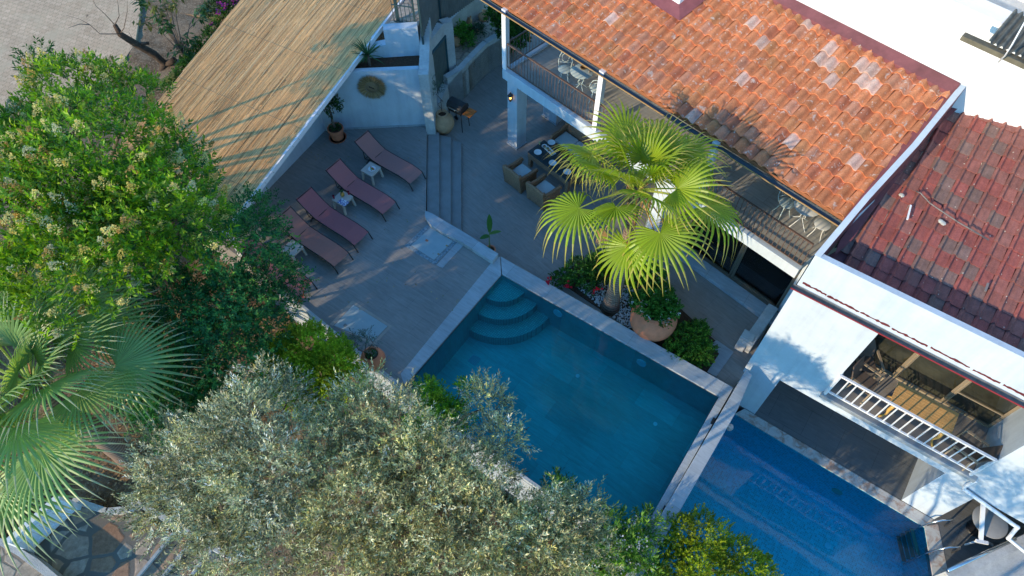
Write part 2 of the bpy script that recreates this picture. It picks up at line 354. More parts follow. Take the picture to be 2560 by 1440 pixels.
def wood(name,c,sc=3.,rz=0.,amt=.35):
    m=Mt(name,.5,.3); m.coords(True,rz,(1,9,1)); m.base(m.mul(m.rgb(c),m.ramp(m.noise(sc,6,.65,dist=.5),[(.3,1-amt),(.7,1+amt)]))); return m.m
M_teak=wood('oiled_teak',(.66,.38,.14),amt=.2); M_orange=wood('orange_stained_wood',(.50,.15,.03)); M_bark=simple('grey_bark',(.16,.125,.10),.9,.1,var=.35,scale=12,bump=.9,bs=25)
M_barkd=simple('dark_dry_wood',(.085,.06,.045),.9,.1,var=.4,scale=10,bump=.9,bs=20)
M_palmtrunk=Mt('palm_bark',.9,.1); M_palmtrunk.coords(True)
_w=nd(M_palmtrunk.nt,'ShaderNodeTexWave',bands_direction='Z',inp={'Scale':3.2,'Distortion':2.5,'Detail':4}); M_palmtrunk.nt.links.new(M_palmtrunk.co,_w.inputs[0])
M_palmtrunk.base(M_palmtrunk.mul(M_palmtrunk.rgb((.27,.19,.145)),M_palmtrunk.ramp(_w.outputs['Fac'],[(.1,.62),(.6,1.15)]))); M_palmtrunk.bump(_w.outputs['Fac'],.5,.02); M_palmtrunk=M_palmtrunk.m
M_straw=attr_mat('dry_reed',.7,.25,.12,30)
M_wickattr=attr_mat('coloured_pieces',.6,.3,.05)
L_gen=leaf_mat('foliage_leaf',.35,.45,.3)
L_soft=leaf_mat('matt_foliage_leaf',.22,.6,.2,(1.2,1.25,.6))
L_olive=leaf_mat('olive_leaf',.18,.5,.35,(1.15,1.2,.7))
L_palm=leaf_mat('palm_frond_leaf',.42,.38,.4,(1.35,1.3,.35))
L_flower=leaf_mat('blossom',.4,.7,.1,(1.,1.,1.))
# ================================================================== terrain
g=MB(); g.quad((-300,-300,-3.9),(300,-300,-3.9),(300,300,-3.9),(-300,300,-3.9)); struct('ground',g,M_soil)
# garden terrain rising to the road
def sstep(t): t=max(0.,min(1.,t)); return t*t*(3-2*t)
def hgt(x,y):
    w=.6*y-.8*x; h=-1.2+2.65*sstep((w-15.9)/3.2)
    return h+.05*math.sin(x*2.1+y)*math.cos(y*1.7)+.03*math.sin(x*7+y*5)
g=MB(); nx,ny=130,150; xs=[-34+32.6*i/nx for i in range(nx+1)]; ys=[-8+46*j/ny for j in range(ny+1)]
vs=[(x,y,hgt(x,y)) for y in ys for x in xs]
g.add(vs,[(j*(nx+1)+i,j*(nx+1)+i+1,(j+1)*(nx+1)+i+1,(j+1)*(nx+1)+i) for j in range(ny) for i in range(nx) if not (xs[i]>-3.3 and 3<ys[j]<20)])
struct('garden_terrain',g,M_soil,smooth=True)
g=MB(); g.prism([(-1.4,-8),(12,-8),(12,.5),(5,1.5),(2.7,3.2),(-.2,5.1),(-2.6,7.1),(-3.3,7.6),(-3.4,3)],-3.8,-1.25); struct('garden_bed_ground',g,M_bed)
g=MB(); pts=pxpoly([(-400,-260),(348,-260),(352,20),(338,110),(300,165),(240,215),(120,262),(-20,300),(-260,420),(-500,420)],1.5); g.prism(pts,1.2,1.515); struct('road',g,M_pav)
g=MB(); g.prism(pxpoly([(352,-260),(640,-260),(640,60),(352,20)],1.45),1.1,1.47); struct('road_verge',g,M_soil)
# terrace (level 0) and sun deck (level .5)
TER=[(-2.95,19.5),(-2.95,17.31),(-2.73,13.6),(-1.46,12.7),(-.42,11.85),(-.25,12.0),(5.8,7.72),(6.45,8.5),(7.72,10.5),(9.5,12.3),(12,16),(6,26),(-6,27),(-6,20.6),(-3.1,19.6)]
g=MB(); g.prism(TER,-3.5,0.); struct('dining_terrace',g,M_terr)
DK=[(-2.93,17.55),(-2.91,17.31),(-2.70,13.80),(-1.48,12.78),(-.50,11.88),(-.62,11.82),(-2.98,8.17),(-2.80,7.70),(-6.09,10.34),(-9.6,13.2),(-8.3,14.1),(-8.02,14.3),(-6.36,17.45),(-5.72,17.75)]
g=MB(); g.prism(DK,-3.5,.5); struct('sun_deck',g,M_deck)
g=MB()
for i,(xa,xb,y0,y1) in enumerate(((1070,1098,331,540),(1098,1127,343,560),(1127,1153,356,578))):
    z=.375-.125*i; P=pxpoly([(xa-1,y0),(xb,y0),(xb,y1+8),(xa-3,y1+10)],z)
    if i: P[0]=prevb[0].copy(); P[3]=prevb[1].copy()
    g.prism([(p.x,p.y) for p in P],0.-.02*i,z); prevb=(P[1],P[2])
st=thing('deck_steps','three grey stone steps going down from the sun deck to the terrace','steps',at(1110,450,0)); 
g.build('tread',M_riser,st)
# lower patio
g=MB(); F0=at(2036,637,5.4); 
def Fp(s,d=0.,z=0.): p=F0+u2*s+v2*d; return V(p.x,p.y,z)
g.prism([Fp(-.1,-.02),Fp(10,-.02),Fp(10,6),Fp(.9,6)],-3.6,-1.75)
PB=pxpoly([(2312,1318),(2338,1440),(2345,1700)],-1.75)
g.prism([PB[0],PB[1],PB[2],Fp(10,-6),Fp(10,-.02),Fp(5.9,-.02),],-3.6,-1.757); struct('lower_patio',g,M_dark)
# ================================================================== upper pool
pool=thing('swimming_pool','large teal tiled swimming pool with grey marble coping beside the terrace','swimming pool',at(1400,900,.5))
cop=MB()
cop.prism(pxpoly([(1252,641),(1832,968),(1812,1002),(1797,990),(1255,685)],.5),.40,.5)
cop.prism(pxpoly([(1250,641),(1253,686),(1013,962),(985,940),(1226,655)],.5),.40,.4985)
cop.build('coping',M_marble,pool,bevel=.008)
a=at(1255,685,.5);b=at(1797,990,.5);c=at(1590,1372,.5);d=at(1320,1200,.55);e=at(1045,1000,.55);f_=at(1011,968,.5)
PI=[a,b,c,d,e,f_]; ZF=-.78
w_=MB(); nP=len(PI)
for i in range(nP):
    p,q=PI[i],PI[(i+1)%nP]; w_.quad((q.x,q.y,ZF),(p.x,p.y,ZF),(p.x,p.y,.42),(q.x,q.y,.42))
w_.build('basin_wall',M_slate,pool)
w_=MB(); w_.add([(p.x,p.y,ZF) for p in PI][::-1],[tuple(range(nP))]); w_.build('basin_floor',M_slate,pool)
# corner steps
cs=MB(); cc=a
t1=(b-a).normalized(); t2=(f_-a).normalized()
for k,(r,z) in enumerate(((1.68,-.36),(1.24,-.04),(.80,.24))):
    P=[V(cc.x,cc.y,0)]+[V(cc.x,cc.y,0)+V((t1*math.cos(t)+t2*math.sin(t)).x,(t1*math.cos(t)+t2*math.sin(t)).y,0)*r for t in [math.pi/2*i/18 for i in range(19)]]
    cs.prism([p+ (t1+t2)*.004 for p in P],ZF+.001,z)
cs.build('corner_step',M_mosg,pool)
M_light=simple('pale_blue_plastic',(.45,.85,.95),.3,.4,var=0)
nrmw=V(-t1.y,t1.x,0); 
for px,py in ((1395,782),(1604,906)):
    z=-.18; p0=onp(px,py,a,nrmw); p0-=nrmw*.02
    l=MB(); rt=Matrix.Rotation(math.atan2(nrmw.y,nrmw.x),3,'Z')@Matrix.Rotation(R(90),3,'Y')
    l.lathe([(.145,-.02),(.145,.02),(.10,.035),(.10,.01),(.001,.01)],p0.x,p0.y,p0.z,20,tilt=rt); l.build('pool_light',M_light,pool,smooth='auto')
for px,py in ((1284,834),(1444,940),(1638,1060),(1323,1112)):
    p=at(px,py,ZF); l=MB(); l.lathe([(.06,0),(.06,.014),(.03,.02)],p.x,p.y,p.z+.001,14); l.build('floor_inlet',M_light,pool)
l=MB(); P=at(1186,900,ZF)
for i in range(7): 
    for (w,h,dx,dy) in ((.27,.018,0,-.13+.043*i),(.018,.27,-.13+.043*i,0)):
        q=P+u2*dx+v2*dy; l.box(q.x,q.y,P.z+.012,w,h,.012+.002*(w>h),A2)
l.build('drain_grate',simple('grate_plastic',(.25,.55,.65),.4,.3,var=0),pool)
g=MB(); g.add([(p.x,p.y,.44) for p in PI][::-1],[tuple(range(nP))]); struct('pool_water',g,M_water1)
# raised end wall between the pools
iw=thing('pool_end_wall','low grey marble wall separating the teal pool from the lower blue pool','wall',at(1750,1130,.5))
g=MB(); P=pxpoly([(1866,922),(1880,938),(1846,1020),(1682,1308),(1590,1470),(1545,1470),(1642,1305)],.66); g.prism(P,-3.4,.66); g.build('wall_cap',M_marble,iw,bevel=.012)
g=MB(); P=pxpoly([(1798,991),(1834,968),(1640,1308),(1600,1380),(1585,1368)],.5); g.prism(P,-1.6,.4985); g.build('ledge',M_marble,iw)
g=MB()
for (x0,y0,x1,y1) in ((1786,1045,1779,1060),(1664,1265,1657,1280)):
    p=at(x0,y0,.505);q=at(x1,y1,.505); g.bar(V(p.x,p.y,.506),V(q.x,q.y,.506),.07,.02)
g.build('overflow_slot',M_black,iw)
g=MB(); p=at(1815,1066,.3); g.lathe([(.075,-.08),(.085,0.),(.07,.06),(.02,.07)],p.x+.12,p.y,.25,14); g.build('pipe_cap',M_plastic,iw,smooth='auto')
# garden-side parapet wall with siding
gw=thing('slatted_garden_wall','pale slatted retaining wall along the garden side of deck and pool','wall',at(880,880,.5))
g=MB(); s_=MB(); line=[at(690,716,.56),at(745,760,.56),at(1011,977,.56),at(1045,1005,.56),at(1322,1205,.56),at(1375,1242,.56),at(1590,1388,.56)]
for i in range(len(line)-1):
    p,q=line[i],line[i+1]; g.wall(p,q,.44,.56+.001*(i%2),.075); s_.wall(p,q,-1.9,.44,.06)
    dd=(q-p).normalized(); n_=V(dd.y,-dd.x,0)
    for k in range(14):
        z=.40-.13*k; s_.bar(V(p.x,p.y,z)+n_*.012,V(q.x,q.y,z)+n_*.012,.03,.105)
g.build('coping_strip',M_marble,gw); s_.build('slat_siding',simple('grey_siding',(.42,.46,.50),.6,.2,var=.1),gw)
# ================================================================== lower blue pool
lp=thing('lower_swimming_pool','narrow bright blue mosaic swimming pool below the balcony house','swimming pool',at(1950,1250,-1.75))
zc=-1.75
LPi=pxpoly([(1838,1034),(2312,1318),(2333,1440),(2350,1560)],zc); S0=at(1838,1034,zc)
LPi=[V(S0.x-.12,S0.y+.07,0)]+LPi[1:]+[at(1500,1660,zc),at(1560,1480,zc)]
ZL=-3.3; w_=MB(); n_=len(LPi)
for i in range(n_):
    p,q=LPi[i],LPi[(i+1)%n_]; w_.quad((q.x,q.y,ZL),(p.x,p.y,ZL),(p.x,p.y,zc-.03),(q.x,q.y,zc-.03))
w_.build('basin_wall',M_mos,lp)
w_=MB(); w_.add([(p.x,p.y,ZL) for p in LPi][::-1],[tuple(range(n_))]); w_.build('basin_floor',M_mos,lp)
w_=MB(); p,q=at(1730,1262,ZL),at(2010,1436,ZL); p=V(p.x,p.y,ZL+.3)
w_.prism([at(1715,1235,ZL),at(2060,1450,ZL),at(2030,1560,ZL),at(1500,1500,ZL)],ZL+.001,ZL+.20); w_.build('floor_bench',M_mos,lp)
w_=MB(); w_.prism([V(*Fp(-.1,-.75)[:2],0)]+[V(*Fp(6.2,-.68)[:2],0),V(*Fp(6.2,-.03)[:2],0),V(*Fp(-.1,-.03)[:2],0)],-2.2,zc) if False else None
cp2=MB(); e0=at(1838,1034,zc);e1=at(2312,1318,zc)
cp2.prism([e0,e1,Fp(6.12,-.005),Fp(.62,-.005)],-1.95,zc)
cp2.build('coping',M_trav,lp)
cp3=MB(); cp3.prism(pxpoly([(2312,1316),(2345,1310),(2372,1440),(2390,1560),(2350,1560),(2333,1440)],zc+.004),-1.95,zc+.004); cp3.build('coping',M_trav,lp)
g=MB(); g.add([(p.x,p.y,zc-.042) for p in LPi][::-1],[tuple(range(n_))]); struct('lower_pool_water',g,M_water2)
l=MB(); p=onp(2093,1228,e0,V(-(e1-e0).y,(e1-e0).x,0)); rt=Matrix.Rotation(A2-R(90),3,'Z')@Matrix.Rotation(R(90),3,'Y')
l.lathe([(.15,-.03),(.15,.02),(.10,.04),(.001,.03)],p.x,p.y,p.z,20,tilt=rt); l.build('pool_light',simple('greenish_lamp_glass',(.30,.55,.42),.2,.5,var=0),lp,smooth='auto')
for px,py in ((1822,1210),(2070,1364)):
    p=at(px,py,ZL); l=MB(); l.lathe([(.09,0),(.09,.014),(.04,.02)],p.x,p.y,p.z+.001,14); l.build('floor_inlet',M_light,lp)
# ladder
ld=thing('pool_ladder','stainless steel pool ladder with four steps at the end of the blue pool','pool ladder',at(2330,1340,zc))
for (px,py) in ((2313,1316),(2330,1382)):
    p=at(px,py,zc); o=V(1,.02,0).normalized(); pts=[p+o*.52+V(0,0,0),p+o*.54+V(0,0,.35),p+o*.40+V(0,0,.62),p+o*.15+V(0,0,.60),p-o*.08+V(0,0,.35),p-o*.14+V(0,0,-.2),p-o*.14+V(0,0,-1.3)]
    l=MB(); l.tube(pts,.022,8); l.build('handrail',M_chrome,ld,smooth=True)
p1_,p2_=at(2313,1316,zc),at(2330,1382,zc)
for k in range(4):
    l=MB(); o=V(-.24-.0*k,0,-.25-.26*k); l.bar(p1_+o,p2_+o,.10,.035); l.build('step',simple('green_grey_step',(.16,.20,.16),.5,.4,var=.1),ld)
# ================================================================== HOUSE 1 (balcony house with clay tile roof)
h1=thing('balcony_house','white house with terracotta tile roof and long iron railed balcony over the terrace','house',at(1700,450,0))
S1=V(-.22,17.36,0)
def Hp(s,o,z=0.): p=S1+d1*s+q1*o; return V(p.x,p.y,z)
g=MB()
SE=10.65
g.prism([Hp(-.05,.02),Hp(SE-.1,.02),Hp(SE+.15,3.4),Hp(-.05,3.4)],2.72,2.98)   # slab
g.build('balcony_slab',M_white,h1)
g=MB(); g.prism([Hp(-.02,.14),Hp(SE-.12,.14),Hp(SE+.12,3.3),Hp(-.02,3.3)],2.98,3.0); g.build('balcony_floor',M_balc,h1)
g=MB(); g.prism([Hp(-.09,-.03),Hp(SE-.06,-.03),Hp(SE-.06,.15),Hp(.09,.15),Hp(.09,2.9),Hp(-.09,2.9)],2.70,3.06); g.build('balcony_kerb',M_white,h1,bevel=.01)
g=MB()
for P in ([Hp(.10,.0),Hp(.54,.0),Hp(.54,.46),Hp(.10,.46)],[Hp(6.1,.0),Hp(6.54,.0),Hp(6.54,.46),Hp(6.1,.46)],[Hp(.0,1.85),Hp(.65,1.85),Hp(.65,2.4),Hp(.0,2.4)]):
    g=MB(); g.prism(P,0,2.70); pi_=g.build('pillar',M_white,h1,bevel=.01); g=MB(); c_=sum(P,Vector())/4; g.prism([c_+(p-c_)*1.12 for p in P],0,.055); g.build('pillar_base',M_marble,pi_)
g=MB()
g=MB()
for s in (-.12,3.62,7.3): g=MB(); g.prism([Hp(s,.0),Hp(s+.16,.0),Hp(s+.16,.16),Hp(s,.16)],3.06,5.12); g.build('roof_post',M_whiteclean,h1)
# walls
g=MB(); g.wall(Hp(-.1,4.5),Hp(7.0,4.5),0,2.72,.25); g.wall(Hp(6.95,4.7),Hp(6.95,1.0),0,2.72,.2)
g.wall(Hp(-.1,3.0),Hp(10.2,3.0),3.0,5.8,.25)
g.wall(Hp(-.1,3.0),Hp(-.1,7),0,5.8,-.25)
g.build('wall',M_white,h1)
g=MB()
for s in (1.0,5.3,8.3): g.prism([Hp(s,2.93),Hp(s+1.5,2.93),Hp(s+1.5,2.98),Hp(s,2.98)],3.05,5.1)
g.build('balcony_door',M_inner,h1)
# living room behind sliding door
g=MB(); g.prism([Hp(7.0,1.05),Hp(11.2,1.05),Hp(12.8,4.6),Hp(7.0,4.6)],.0,.045); g.build('room_floor',M_floorin,h1)
g=MB(); g.wall(Hp(7.1,4.5),Hp(12.6,4.5),.05,.8,.1); g.build('room_wall',simple('room_plaster',(.6,.6,.58),.8,.1),h1)  # back wall cut low, an invented opening that lets sky light in
g=MB(); g.wall(Hp(10.5,.84),Hp(11.4,4.5),-.2,2.7,-.2); g.build('side_wall',M_white,h1)
# door: track, frame, mullions, glass
DO=.84
g=MB(); g.prism([Hp(7.05,DO-.1),Hp(10.55,DO-.1),Hp(10.55,DO+.12),Hp(7.05,DO+.12)],.05,.10)
dr=g.build('sliding_door',M_mull,h1)
g=MB()
for s in (7.08,8.82,8.90,10.45): g.bar(Hp(s,DO,.1),Hp(s,DO,2.70),.06,.05)
g.bar(Hp(7.05,DO,2.66),Hp(10.5,DO,2.66),.08,.06); g.bar(Hp(7.05,DO+.05,.13),Hp(10.5,DO+.05,.13),.05,.05); g.build('frame',M_mull,dr)
g=MB(); g.wall(Hp(7.1,DO),Hp(8.84,DO),.12,2.64,.01); g.wall(Hp(8.88,DO+.05),Hp(10.45,DO+.05),.12,2.64,.01); g.build('pane',M_glass,dr)
g=MB(); g.prism([Hp(7.1,.30),Hp(10.75,.30),Hp(10.75,DO-.1),Hp(7.1,DO-.1)],.0,.13); g.build('door_step',M_marble,h1,bevel=.01)
# railings
def railing(name,p,q,z0,z1,n,mat,parent,top=.05,bar=.016,low=True):
    g=MB(); p=Vector(p);q=Vector(q); P=lambda t,z:V(p.x+(q.x-p.x)*t,p.y+(q.y-p.y)*t,z)
    g.bar(P(0,z1),P(1,z1),top,.03)
    if low: g.bar(P(0,z0),P(1,z0),.035,.02)
    for i in range(n+1): g.bar(P(i/n,z0 if low else z0-.1),P(i/n,z1),bar,bar)
    return g.build(name,mat,parent)
railing('railing',Hp(.05,.06),Hp(3.66,.06),3.16,4.0,29,M_rail,h1)
railing('railing',Hp(3.78,.06),Hp(7.3,.06),3.16,4.0,28,M_rail,h1)
railing('railing',Hp(7.46,.06),Hp(SE-.1,.06),3.16,4.0,25,M_rail,h1)
railing('railing',Hp(.0,.1),Hp(.0,2.9),3.16,4.0,20,M_rail,h1)
# roof tiles 1
G1=at(1240,5,5.2); PITCH=R(18); up1=(q1*math.cos(PITCH)+V(0,0,math.sin(PITCH))); n1=d1.cross(up1).normalized()
if n1.z<0: n1=-n1
O1=G1-d1*.9+up1*.02
def r1(s,t,h=0.): return O1+d1*s+up1*t+n1*h
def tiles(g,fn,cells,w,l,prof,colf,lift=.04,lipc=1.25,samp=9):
    for i,j,rn in cells:
        c=colf(i,j,rn); jz=random.uniform(-.006,.006); js=random.uniform(-.006,.006)
        vs=[]
        for tt,hh,k in ((0,lift,1.),(l*1.06,0.,.93)):
            for a in range(samp+1):
                x=a/samp; vs.append(fn(i*w+ (x-.5)*w*1.02*k+w/2+js,j*l+tt,prof(x)*k+hh+jz))
        for a in range(samp+1):
            x=a/samp; vs.append(fn(i*w+(x-.5)*w*1.02+w/2+js,j*l+.008,prof(x)-.012+jz+lift-.028))
        m=samp+1
        g.add(vs,[(a,a+1,m+a+1,m+a) for a in range(samp)],c)
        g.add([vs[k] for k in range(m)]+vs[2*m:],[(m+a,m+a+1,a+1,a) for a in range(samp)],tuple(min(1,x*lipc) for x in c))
def prof1(x): return .085*math.sin(math.pi*min(1,x/.70))**.75 if x<.70 else -.012*math.sin(math.pi*(x-.7)/.3)
def inpoly(x,y,P):
    c=False
    for i in range(len(P)):
        (x1,y1),(x2,y2)=P[i],P[i-1]
        if (y1>y)!=(y2>y) and x<(x2-x1)*(y-y1)/(y2-y1)+x1: c=not c
    return c
def inv1(p): d=p-O1; return (d.dot(d1),d.dot(up1))
A=onp(1935,3,O1,n1);B=onp(2379,236,O1,n1);C_=onp(2108,545,O1,n1)
tA,tB,tC=inv1(A),inv1(B),inv1(C_)
sl=(tB[1]-tA[1])/(tB[0]-tA[0])
poly=[(-.2,-.1),(tC[0]+.05,-.1),(tB[0],tB[1]),(-.2,tB[1]+sl*(-.2-tB[0]))]
w1,l1=.283,.375; cells=[]
for j in range(14):
    for i in range(60):
        if inpoly(i*w1+w1*.35,j*l1+l1*.35,poly): cells.append((i,j,random.random()))
def colf1(i,j,rn):
    b=random.uniform(.92,1.26); r=(.51,.195,.09)
    if rn<.10: r=(.44,.20,.12)
    elif rn<.122: r=(.54,.36,.29)
    elif rn<.20: r=(.40,.14,.075)
    elif rn<.26: r=(.44,.19,.085)
    return tuple(x*b for x in r)
_sp={(i,j):random.random() for i in range(60) for j in range(14)}
for (i,j) in ((32,8),(33,8),(34,7),(35,9),(36,9),(37,8)): _sp[(i,j)]=.11
cells=[(i,j,_sp[(i,j)]) for i,j,_ in cells]
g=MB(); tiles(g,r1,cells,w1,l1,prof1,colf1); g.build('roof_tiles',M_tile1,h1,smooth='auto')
g=MB(); P=[r1(x,y,-.06) for x,y in [(-.3,.05),(tC[0]+.1,.05),(tB[0]-.05,tB[1]-.05),(-.3,poly[3][1]+.3)]]; Q=[p-V(0,0,.1) for p in P]
g.add(P+Q,[(0,1,2,3),(7,6,5,4),(0,4,5,1),(1,5,6,2),(2,6,7,3),(3,7,4,0)]); g.build('roof_deck',simple('clay_underlay',(.30,.12,.06),.8,.1),h1)
# gutter
g=MB(); a=r1(-.6,-.10,-.09); b=r1(tC[0]+.12,-.10,-.09)
for k in range(8):
    t0,t1_=math.pi+math.pi*k/8,math.pi+math.pi*(k+1)/8
    f=lambda p,t:p-q1*.0+(q1*math.cos(t)*-1+V(0,0,1)*math.sin(t))*.075
    g.quad(f(a,t0),f(b,t0),f(b,t1_),f(a,t1_))
g.build('gutter',M_gutter,h1,smooth=True)
g=MB(); g.bar(a-q1*.085+V(0,0,.0),b-q1*.085,.018,.03); g.build('gutter_edge',M_gold,h1)
# flashings
g=MB()
h=.10; def_=[onp(x,y,O1+n1*h,n1) for x,y in [(1930,-2),(2377,232),(2402,208),(1984,-4)]]
g.add(def_+[p-V(0,0,.12) for p in def_],[(0,1,2,3),(0,4,5,1)]); 
l0,l1_=onp(1500,-220,O1+n1*h,n1),onp(1560,-220,O1+n1*h,n1)
g.add([def_[0],def_[3],l1_,l0],[(0,1,2,3)])
g.build('ridge_flashing',M_flash,h1)
g=MB(); sf=[onp(x,y,O1+n1*.085,n1) for x,y in [(2108,548),(2352,240),(2402,210),(2122,560)]]; g.add(sf,[(0,1,2,3)]); g.build('valley_flashing',M_flash,h1)
# chimney
ch=MB(); f0=[onp(x,y,O1+n1*.12,n1) for x,y in [(1612,-4),(1699,52),(1770,-6),(1690,-60)]]
ctr=sum(f0,Vector())/4; ch.add([p for p in f0],[(0,1,2,3)])
cb=[ctr+(p-ctr)*.45+V(0,0,.12) for p in f0]; ch.add(f0+cb,[(i,(i+1)%4,4+(i+1)%4,4+i) for i in range(4)])
ch.build('chimney_flashing',M_flash,h1)
ch=MB(); cb2=[ctr+(p-ctr)*.46 for p in f0]; ch.prism([(p.x,p.y) for p in cb2],ctr.z-.1,ctr.z+1.3); ch.build('chimney',M_roofwhite,h1,bevel=.02)
# ================================================================== HOUSE 2
h2=thing('parapet_house','white house with dark red tile roof behind a parapet, balcony above the blue pool','house',Fp(0,0,-1.75))
scut=[.02,.93,1.97,5.25,5.62,6.13,9.9]; zcut=[-3.5,-1.75,.28,.51,1.05,4.12,5.4]
def hole(s,z):
    return (.93<s<5.25 and -1.75<z<.51) or (1.97<s<5.62 and 1.05<z<4.12) or (6.13<s<9.9 and -1.75<z<.28)
g=MB()
for i in range(len(scut)-1):
    for j in range(len(zcut)-1):
        if not hole((scut[i]+scut[i+1])/2,(zcut[j]+zcut[j+1])/2):
            g.quad(Fp(scut[i],0,zcut[j]),Fp(scut[i+1],0,zcut[j]),Fp(scut[i+1],0,zcut[j+1]),Fp(scut[i],0,zcut[j+1]))
DB=1.45
# reveals
def rev(g,s0,s1,z0,z1,d,left=True,right=True,top=True):
    if left: g.quad(Fp(s0,0,z0),Fp(s0,0,z1),Fp(s0,d,z1),Fp(s0,d,z0))
    if right: g.quad(Fp(s1,0,z1),Fp(s1,0,z0),Fp(s1,d,z0),Fp(s1,d,z1))
    if top: g.quad(Fp(s0,0,z1),Fp(s1,0,z1),Fp(s1,d,z1),Fp(s0,d,z1))
rev(g,1.97,5.62,1.05,4.12,DB); rev(g,.93,5.25,-1.75,.51,3.5); rev(g,6.13,9.9,-1.75,.28,3.5)
g.quad(Fp(.93,3.5,-1.75),Fp(9.9,3.5,-1.75),Fp(9.9,3.5,.5),Fp(.93,3.5,.5))
# left flank
k=Fp(.02,0,0); kk=Fp(1.0,2.6,0)
g.quad(V(kk.x,kk.y,-3.5),V(k.x,k.y,-3.5),V(k.x,k.y,5.4),V(kk.x-.6,kk.y,5.4))
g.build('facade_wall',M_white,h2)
# parapet with rim, following the west boundary up
pt=[(2036,637,5.4),(2160,490,5.86),(2281,358,6.22),(2402,209,6.58),(2444,150,6.72)]
PW=[at(x,y,z) for x,y,z in pt]; PIn=[]
off=V(.105,-.075,0)
g=MB(); rd=MB()
for i in range(len(PW)-1):
    a,b=PW[i],PW[i+1]; ai,bi=a+off,b+off
    g.quad(a,ai,bi,b); g.quad(a,b,V(b.x,b.y,4.),V(a.x,a.y,4.))
    rd.quad(ai,V(ai.x,ai.y,4.6),V(bi.x,bi.y,4.9),bi)
ci=V(PW[0].x,PW[0].y,5.4)+V(.16,.02,0)
fr=Fp(.14,.135,5.4); fe=Fp(9.9,.135,5.4)
g.quad(Fp(.0,0,5.4),Fp(9.9,0,5.4),fe,fr)
rd.quad(fr,fe,V(fe.x,fe.y,4.6),V(fr.x,fr.y,4.6))
g.build('parapet_rim',M_white,h2); rd.build('parapet_lining',M_flash,h2)
# roof tiles 2
P2=R(11); up2=(v2*math.cos(P2)+V(0,0,math.sin(P2))); n2=u2.cross(up2).normalized(); n2=n2 if n2.z>0 else -n2
O2=Fp(.0,.12,4.80)
def r2(s,t,h=0.): return O2+u2*s+up2*t+n2*h
def inv2(p): d=p-O2; return (d.dot(u2),d.dot(up2))
B2=[inv2(onp(x,y,O2,n2)) for x,y in [(2062,668),(2130,560),(2265,395),(2350,255),(2478,152),(2640,225),(2900,340)]]
e2=max(b[1] for b in B2[5:])
po=[(B2[0][0]+.15,-.3),(9.6,-.3),(9.6,B2[6][1]),B2[5],B2[4],B2[3],B2[2],B2[1]]
w2_,l2=.30,.37
def prof2(x):
    return .070*math.sin(math.pi*(x/.3))**1.0 if x<.3 else -.006*math.sin(math.pi*(x-.3)/.7)+.012*max(0,math.sin(math.pi*(x-.5)/.25)) if .5<x<.75 else (-.006*math.sin(math.pi*(x-.3)/.7) if x>=.3 else 0)
def colf2(i,j,rn):
    b=random.uniform(.88,1.1)
    r=(.33,.105,.09) if rn<.36 else (.29,.125,.105) if rn<.64 else (.235,.15,.13) if rn<.86 else (.31,.12,.10)
    return tuple(x*b for x in r)
cells=[(i,j,random.random()) for j in range(26) for i in range(-2,34) if inpoly(i*w2_+w2_*.4,j*l2+l2*.5,po)]
g=MB(); tiles(g,r2,cells,w2_,l2,prof2,colf2,lift=.018,lipc=1.0,samp=12); g.build('roof_tiles',M_tile2,h2,smooth='auto')
g=MB(); P=[r2(x,y,-.05) for x,y in [(.2,.03),(10,.03),(10,12),(4.2,8.6),(.2,.4)]]; g.add(P,[(0,1,2,3,4)]); g.build('roof_deck',M_flash,h2)
# broken flashing sheet beside the tiles
g=MB(); P=[onp(x,y,O2+n2*.10,n2) for x,y in [(2402,236),(2478,150),(2462,200),(2405,262),(2330,330),(2275,405),(2180,530),(2130,600),(2085,640),(2100,600),(2230,430)]]
g.add(P,[tuple(range(len(P)))]); g.build('side_flashing',M_flash,h2)
# front gutter
g=MB(); zg=4.30; a=Fp(-.06,-.10,zg); b=Fp(9.9,-.10,zg)
for kx in range(7):
    t0,t1_=math.pi*kx/7,math.pi*(kx+1)/7
    f=lambda p,t:p+v2*math.cos(t)*.07-V(0,0,1)*math.sin(t)*.07
    g.quad(f(a,t0),f(a,t1_),f(b,t1_),f(b,t0))
g.quad(a+v2*.07,a-v2*.07,a-v2*.07-V(0,0,.07),a+v2*.07-V(0,0,.07))
g.build('front_gutter',simple('silty_grey_gutter',(.16,.16,.15),.7,.2,var=.35,scale=8),h2)
g=MB(); g.bar(a-v2*.075,b-v2*.075,.015,.032); g.build('gutter_lip',simple('red_painted_edge',(.26,.03,.04),.5,.3,var=.1),h2)
g=MB(); x=.1
random.seed(5)
while x<9.5:
    L=random.uniform(.15,.8); zz=4.42+random.uniform(-.01,.01); pts=[]; n=max(2,int(L/.05))
    top=[Fp(x+L*i/n,-.004,zz+.04+random.uniform(-.02,.02)) for i in range(n+1)]; bot=[Fp(x+L*i/n,-.004,zz-.012+random.uniform(-.02,.012)) for i in range(n+1)]
    for i in range(n): g.quad(bot[i],bot[i+1],top[i+1],top[i])
    x+=L+random.uniform(.02,.10)
g.build('peeling_paint',simple('peeled_maroon_paint',(.13,.03,.035),.8,.1,var=.3),h2)
